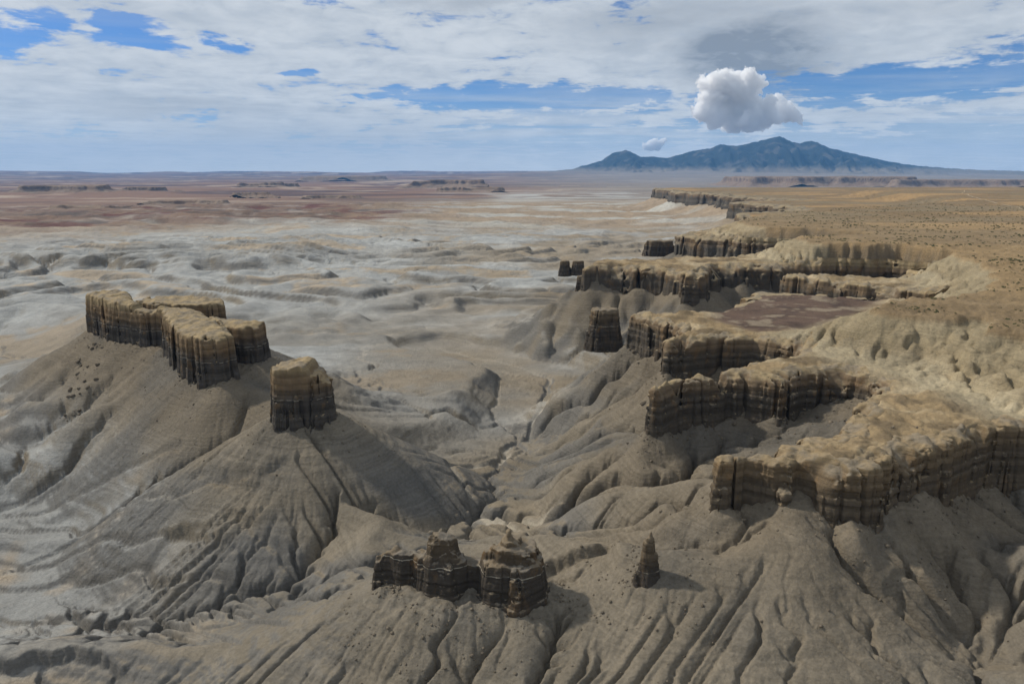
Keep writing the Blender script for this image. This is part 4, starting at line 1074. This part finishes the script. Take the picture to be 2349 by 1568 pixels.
mesa('small rust-brown mesa beyond the red badlands', 262, 356, 440, -45, 75, 300, 12, 331, rag=0.7)
mesa('dark conical hill standing alone on the red plain', 550, 612, 454, -45, 60, 90, 9, 341, cliff=0.12, rag=0.7)
mesa('long dark mesa on the far red plain', 925, 1090, 431, -50, 120, 700, 16, 351)
mesa('pale-capped dark mesa near the white flats', 1000, 1150, 442, -48, 65, 500, 13, 361)
mesa('low purple mesa beyond the red badlands', 545, 645, 431, -55, 85, 500, 16, 371)
mesa('low dark hills near the small conical hill', 690, 810, 456, -45, 34, 200, 9, 381, cliff=0.15)
mesa('dark red-brown hummocks near the conical hill', 330, 500, 470, -40, 34, 260, 9, 401, cliff=0.25)
mesa('low crumbling red mesa nearest the pale flats', 90, 250, 492, -40, 26, 240, 8, 411, cliff=0.3)
mesa('faint blue mesa far out on the plain', 690, 870, 415, -60, 150, 1500, 60, 391)
log('mesas')

# ------------------------------------------------------------------ shrubs on the mesa
def shrub_mesh(name, seed):
    rs = np.random.RandomState(seed); V = []; Q = []
    for k in range(5):                                     # a few ragged leaf clumps of uneven size
        c = np.array([rs.uniform(-0.42, 0.42), rs.uniform(-0.42, 0.42), rs.uniform(0.18, 0.36)]); r = rs.uniform(0.26, 0.46); o = len(V)
        for a in range(6):
            t = a * math.pi / 3 + rs.uniform(-0.3, 0.3); q = r * rs.uniform(0.65, 1.25)
            V.append(c + [math.cos(t) * q, math.sin(t) * q, rs.uniform(-0.22, 0.05)])
        V.append(c + [rs.uniform(-0.1, 0.1), rs.uniform(-0.1, 0.1), r * rs.uniform(0.7, 1.2)])
        Q += [(o + a, o + (a + 1) % 6, o + 6) for a in range(6)]
    return mesh_from(name, np.array(V), np.array(Q), M_BUSH, smooth=False)
rs = np.random.RandomState(99)
n = 60000
rr = np.exp(rs.uniform(math.log(230), math.log(2400), n)); tt = np.radians(rs.uniform(4, 38, n))
sx, sy = rr * np.sin(tt), rr * np.cos(tt)
ins = sd_rim(sx, sy)
zt, s2, bn = plateau(sx, sy)
dens = 1.5 * ss(fbm(sx / 70.0, sy / 45.0, 4, 401), -0.12, 0.3) * ss(s2, -3, 8) * (rr / 900.0) ** 1.0
ok = (ins > 16) & (rs.rand(n) < np.clip(dens, 0, 1) * 0.42)
sx, sy, rr = sx[ok], sy[ok], rr[ok]; sz = ground(sx.copy(), sy.copy())[0]
o_ = np.argsort(rr); sx, sy, sz = sx[o_], sy[o_], sz[o_]
meshes = [shrub_mesh('shrub', 500 + k) for k in range(4)]
kk = np.arange(len(sx))
for i in kk[:300]:
    o = add('shrub', meshes[i % 4], 'low dark desert shrub dotted over the sandy upper mesa', 'shrub', 'shrubs on the upper mesa')
    w = 0.6 + 1.7 * rs.rand() ** 2; o.location = (sx[i], sy[i], sz[i] - 0.05); o.scale = (w, w, w * rs.uniform(0.7, 1.0)); o.rotation_euler = (0, 0, rs.uniform(0, 6.28))
V = []; Q = []; off = 0
base_v = [np.array([v.co[:] for v in m.vertices]) for m in meshes]; base_q = [np.array([p.vertices[:] for p in m.polygons]) for m in meshes]
for i in kk[300:5200]:
    w = (0.7 + 1.9 * rs.rand() ** 2) * (1 + i / 9000.0); b = base_v[i % 4]; V.append(b * [w, w, w * 0.9] + [sx[i], sy[i], sz[i]]); Q.append(base_q[i % 4] + off); off += len(b)
if V:
    add('distant_shrubs', mesh_from('distant_shrubs', np.vstack(V), np.vstack(Q), M_BUSH, smooth=False), 'countless small dark shrubs speckling the far mesa top', 'shrubs', kind='stuff')
log('shrubs', len(sx))
# pale vehicle track across the far mesa
tr = [P(2222, 431, 112), P(2226, 435, 112), P(2216, 440, 120), P(2206, 446, 126), P(2240, 455, 130), P(2286, 468, 130), P(2360, 484, 130)]
pts = []
for a, b in segs(tr):
    for t in np.linspace(0, 1, 12, endpoint=False): pts.append((a[0] + (b[0] - a[0]) * t, a[1] + (b[1] - a[1]) * t))
pts = np.array(pts); pts = pts + np.stack([9 * n2(pts[:, 0] / 120.0, pts[:, 1] / 120.0, 410), 9 * n2(pts[:, 0] / 120.0, pts[:, 1] / 120.0, 411)], 1)
tg = np.gradient(pts, axis=0); tg /= np.linalg.norm(tg, axis=1)[:, None]; nn = np.stack([-tg[:, 1], tg[:, 0]], 1) * 2.4
ed = np.concatenate([pts - nn, pts + nn]); ez = np.maximum(ground(ed[:, 0].copy(), ed[:, 1].copy())[0], 100) + 0.6
k = len(pts); i = np.arange(k - 1)
add('dirt_track', mesh_from('dirt_track', np.column_stack([ed, ez]), np.stack([i, i + 1, i + 1 + k, i + k], 1), plain_material('pale_track', (0.34, 0.27, 0.18), (0.40, 0.32, 0.21), 0.05, 0.0)), kind='structure')

# ------------------------------------------------------------------ fallen blocks on the scree
def boulder_mesh(seed):
    rs = np.random.RandomState(seed); V = []; Q = []
    nr, ns = 5, 8
    for i in range(nr):
        ph = math.pi * (i + 0.5) / nr - math.pi / 2
        for j in range(ns):
            t = 2 * math.pi * j / ns; p = np.array([math.cos(ph) * math.cos(t), math.cos(ph) * math.sin(t), math.sin(ph)])
            p = np.sign(p) * np.abs(p) ** 0.7; V.append(p * rs.uniform(0.72, 1.12) * [1.0, 0.75, 0.62])
    V.append([0, 0, 0.6]); V.append([0, 0, -0.6])
    F = []
    for i in range(nr - 1):
        for j in range(ns):
            a, b, c, d = i * ns + j, i * ns + (j + 1) % ns, (i + 1) * ns + (j + 1) % ns, (i + 1) * ns + j
            F += [(a, b, c), (a, c, d)]
    for j in range(ns): F += [((nr - 1) * ns + j, (nr - 1) * ns + (j + 1) % ns, nr * ns), ((j + 1) % ns, j, nr * ns + 1)]
    return mesh_from('boulder', np.array(V), np.array(F), M_SCREE, smooth=False)
bm = [boulder_mesh(600 + k) for k in range(5)]
def boulders(pxs, n, zg, smin_, smax_, label, group, seed):
    rs = np.random.RandomState(seed)
    poly = [P(a, b, zg)[:2] for a, b in pxs]
    lo = np.min(poly, 0); hi = np.max(poly, 0); k = 0
    while k < n:
        x, y = rs.uniform(lo[0], hi[0]), rs.uniform(lo[1], hi[1])
        if poly_sd(np.array([x]), np.array([y]), poly)[0] < 0: continue
        z = ground(np.array([x]), np.array([y]))[0][0]
        o = add('boulder', bm[k % 5], label, 'boulder', group); w = smin_ + (smax_ - smin_) * rs.rand() ** 3
        o.location = (x, y, z + 0.15 * w); o.scale = (w, w, w); o.rotation_euler = (rs.uniform(-.4, .4), rs.uniform(-.4, .4), rs.uniform(0, 6.28)); k += 1
boulders([(240, 800), (290, 800), (200, 890), (100, 920), (130, 870)], 70, 60, 0.5, 2.6, 'dark block fallen on the slope below the long narrow butte', 'blocks fallen below the long butte', 1)
boulders([(1075, 1400), (1130, 1400), (1115, 1480), (1075, 1480)], 26, 60, 0.3, 1.0, 'small dark rock strewn below the butte with two knobs', 'rocks strewn below the twin knobs', 2)
boulders([(2000, 1180), (2120, 1180), (2240, 1330), (2200, 1440), (2120, 1300)], 60, 66, 0.25, 0.9, 'small tan rock in the gullies under the tall fluted cliff', 'rocks strewn below the fluted cliff', 3)
def foot_blocks(x0, x1, y0, y1, n, label, group, seed, lo=0.5, hi=2.0):
    rs = np.random.RandomState(seed); x = rs.uniform(x0, x1, 6000); y = rs.uniform(y0, y1, 6000)
    d = sd_rim(x, y); k = np.flatnonzero((d < -1.5) & (rs.rand(6000) < np.exp(d / 9.0)))[:n]
    z = ground(x[k].copy(), y[k].copy())[0]
    for q, i in enumerate(k):
        o = add('boulder', bm[q % 5], label, 'boulder', group); w = lo + (hi - lo) * rs.rand() ** 3
        o.location = (x[i], y[i], z[q] + 0.12 * w); o.scale = (w, w, w * rs.uniform(0.7, 1.1)); o.rotation_euler = (rs.uniform(-.5, .5), rs.uniform(-.5, .5), rs.uniform(0, 6.28))
foot_blocks(76, 250, 235, 345, 70, 'tan block fallen at the foot of the tall fluted cliff', 'blocks at the foot of the fluted cliff', 21, 0.4, 1.5)
foot_blocks(60, 215, 345, 412, 50, 'brown block fallen at the foot of the dark headland', 'blocks at the foot of the dark headland', 22)
foot_blocks(80, 200, 440, 610, 50, 'brown block fallen at the foot of the rounded bluffs', 'blocks at the foot of the rounded bluffs', 23, 0.7, 2.4)
def rubble():
    rs = np.random.RandomState(8); n = 60000
    x = np.concatenate([rs.uniform(60, 300, n), rs.uniform(-420, -60, n), rs.uniform(-65, 70, n // 3)]); y = np.concatenate([rs.uniform(215, 640, n), rs.uniform(370, 690, n), rs.uniform(205, 275, n // 3)])
    d = np.maximum(sd_rim(x, y), poly_sd(x, y, BUTTE_ALL)); d = np.maximum(d, 16 - np.hypot((x - TOWER_C[0]) / 1.2, y - TOWER_C[1]))
    d = np.maximum(d, np.maximum(11 - np.hypot((x + 14) / 2.6, y - 250), 4 - np.hypot(x - 50.5, y - 246)))
    pr = np.where(d < 0, np.exp(d / 9.0), 0) * ss(n2(x / 12.0, y / 12.0, 801), -0.3, 0.4) + 0.012 * (d < 0) * (d > -60)
    k = np.flatnonzero(rs.rand(len(x)) < pr * 0.75); rs.shuffle(k); k = k[:4600]; x, y = x[k], y[k]
    z = ground(x.copy(), y.copy())[0]
    t = (1 + 5 ** 0.5) / 2
    iv = np.array([(-1, t, 0), (1, t, 0), (-1, -t, 0), (1, -t, 0), (0, -1, t), (0, 1, t), (0, -1, -t), (0, 1, -t), (t, 0, -1), (t, 0, 1), (-t, 0, -1), (-t, 0, 1)]) / 1.9
    it = np.array([(0, 11, 5), (0, 5, 1), (0, 1, 7), (0, 7, 10), (0, 10, 11), (1, 5, 9), (5, 11, 4), (11, 10, 2), (10, 7, 6), (7, 1, 8), (3, 9, 4), (3, 4, 2), (3, 2, 6), (3, 6, 8), (3, 8, 9), (4, 9, 5), (2, 4, 11), (6, 2, 10), (8, 6, 7), (9, 8, 1)])
    w = 0.14 + 0.75 * rs.rand(len(x)) ** 4
    V = iv[None] * rs.uniform(0.6, 1.2, (len(x), 12, 1)) * (w[:, None] * rs.uniform(0.6, 1.2, (len(x), 3)))[:, None, :] + np.stack([x, y, z + 0.1 * w], 1)[:, None, :]
    Q = it[None] + (np.arange(len(x)) * 12)[:, None, None]
    add('scree_rubble', mesh_from('scree_rubble', V.reshape(-1, 3), Q.reshape(-1, 3), M_SCREE, smooth=False), 'loose rubble scattered at the feet of the cliffs', 'rubble', kind='stuff')
    log('rubble', len(x))
rubble()
log('boulders')

# ------------------------------------------------------------------ cumulus over the mountain
def cloud_material():
    m = bpy.data.materials.new('cloud_vapour'); m.use_nodes = True; g = NG(m.node_tree); g.n.clear()
    out = g.node('ShaderNodeOutputMaterial'); v = g.node('ShaderNodeVolumePrincipled')
    v.inputs['Color'].default_value = (0.998, 0.998, 0.999, 1); v.inputs['Density'].default_value = 1 / 130.0; v.inputs['Anisotropy'].default_value = 0.2
    g.l.new(v.outputs[0], out.inputs['Volume'])
    return m
scn.cycles.volume_bounces = 24; scn.cycles.max_bounces = 24; scn.cycles.diffuse_bounces = 2
M_CLOUD = cloud_material()
def cloud(label, puffs, hs, seed, amp=1.0):
    p = np.array(puffs, float)
    lo = (p[:, :3] - p[:, 3:] * 1.5).min(0); hi = (p[:, :3] + p[:, 3:] * 1.5).max(0)
    xs, ys, zs = [np.arange(lo[i], hi[i], hs) for i in range(3)]
    X, Y, Z = np.meshgrid(xs, ys, zs, indexing='ij')
    f = np.full(X.shape, 1e9, np.float32); W = 0.55 * p[:, 3].mean()
    X0, Y0, Z0 = X, Y, Z; w_ = n3(X / (3 * W), Y / (3 * W), Z / (3 * W), seed + 20); X = X + W * w_; Z = Z + W * n3(X0 / (2 * W), Y0 / (2 * W), Z0 / (2 * W), seed + 21)
    for x, y, z, r in p: f = smin(f, np.sqrt((X - x) ** 2 + (Y - y) ** 2 + ((Z - z) * 1.05) ** 2) - r, 320.0)
    R = p[:, 3].mean() * 1.1
    for k in range(5):
        q = R / 2.0 ** k
        f = f - amp * 0.55 * R * 0.60 ** k * (1.9 * np.abs(n3(X / q, Y / q, Z / q, seed + k)) - 0.40)
    zb = p[:, 2].min() - 0.25 * p[:, 3].max()
    v, q = surface_nets(f, (xs[0], ys[0], zs[0]), (hs,) * 3)
    add('cumulus_cloud', mesh_from('cumulus_cloud', v, q, M_CLOUD), label, 'cloud'); log('cloud', len(v))
def sky_pt(px, py, y):
    a = P(px, py, CAMZ + 100); k = y / a[1]; return (a[0] * k, y, CAMZ + 100 * k)
YCL = 47500.0
rs = np.random.RandomState(5); puffs = []
spots = [(1610, 262, 20), (1640, 275, 26), (1680, 280, 30), (1720, 278, 30), (1755, 272, 28), (1790, 262, 24), (1815, 268, 16), (1760, 240, 20), (1775, 232, 14), (1700, 250, 34), (1650, 245, 26), (1625, 225, 24), (1660, 215, 30),
         (1700, 210, 32), (1725, 200, 24), (1620, 195, 22), (1650, 188, 26), (1690, 184, 28), (1720, 178, 20), (1835, 275, 9), (1602, 250, 14), (1800, 248, 14)]
SC = 1024 / 2348.0 / FPX * YCL
for px, py, r in spots:
    x, y, z = sky_pt(px, py, YCL + rs.uniform(-500, 500) + (210 - py) * -6); puffs.append((x, y, z, r * SC * 0.82))
    for k in range(3):
        t = rs.uniform(0, 6.28); q = r * SC * rs.uniform(0.3, 0.5); puffs.append((x + math.cos(t) * r * SC * 0.7, y - rs.uniform(0, 0.8) * r * SC, z + abs(math.sin(t)) * r * SC * 0.6, q))
cloud('towering white cumulus cloud with a grey base above the mountain', puffs, 62, 71)
puffs = []
for px, py, r in [(1480, 333, 7), (1495, 326, 9), (1510, 328, 9), (1522, 322, 6), (1505, 338, 8), (1488, 340, 6)]:
    x, y, z = sky_pt(px, py, 66000); puffs.append((x, y, z, r * SC * 66 / 47.5))
cloud('little white cumulus puff left of the summit', puffs, 70, 72, 0.8)

# ------------------------------------------------------------------ air
def build_haze():
    x1, y1, z0, z1 = 63500.0, 63500.0, -140.0, 2330.0
    v = [(-x1, -y1, z0), (x1, -y1, z0), (x1, y1, z0), (-x1, y1, z0), (-x1, -y1, z1), (x1, -y1, z1), (x1, y1, z1), (-x1, y1, z1)]
    q = [(0, 3, 2, 1), (4, 5, 6, 7), (0, 1, 5, 4), (1, 2, 6, 5), (2, 3, 7, 6), (3, 0, 4, 7)]
    m = bpy.data.materials.new('haze_air'); m.use_nodes = True; g = NG(m.node_tree); g.n.clear()
    out = g.node('ShaderNodeOutputMaterial'); vol = g.node('ShaderNodeVolumePrincipled')
    vol.inputs['Color'].default_value = (0.19, 0.50, 1.0, 1); vol.inputs['Density'].default_value = HAZE; vol.inputs['Anisotropy'].default_value = 0.0
    g.l.new(vol.outputs[0], out.inputs['Volume'])
    add('haze', mesh_from('haze', np.array(v), np.array(q), m, smooth=False), kind='stuff')
HAZE = 1.2e-5
build_haze()
log('done')
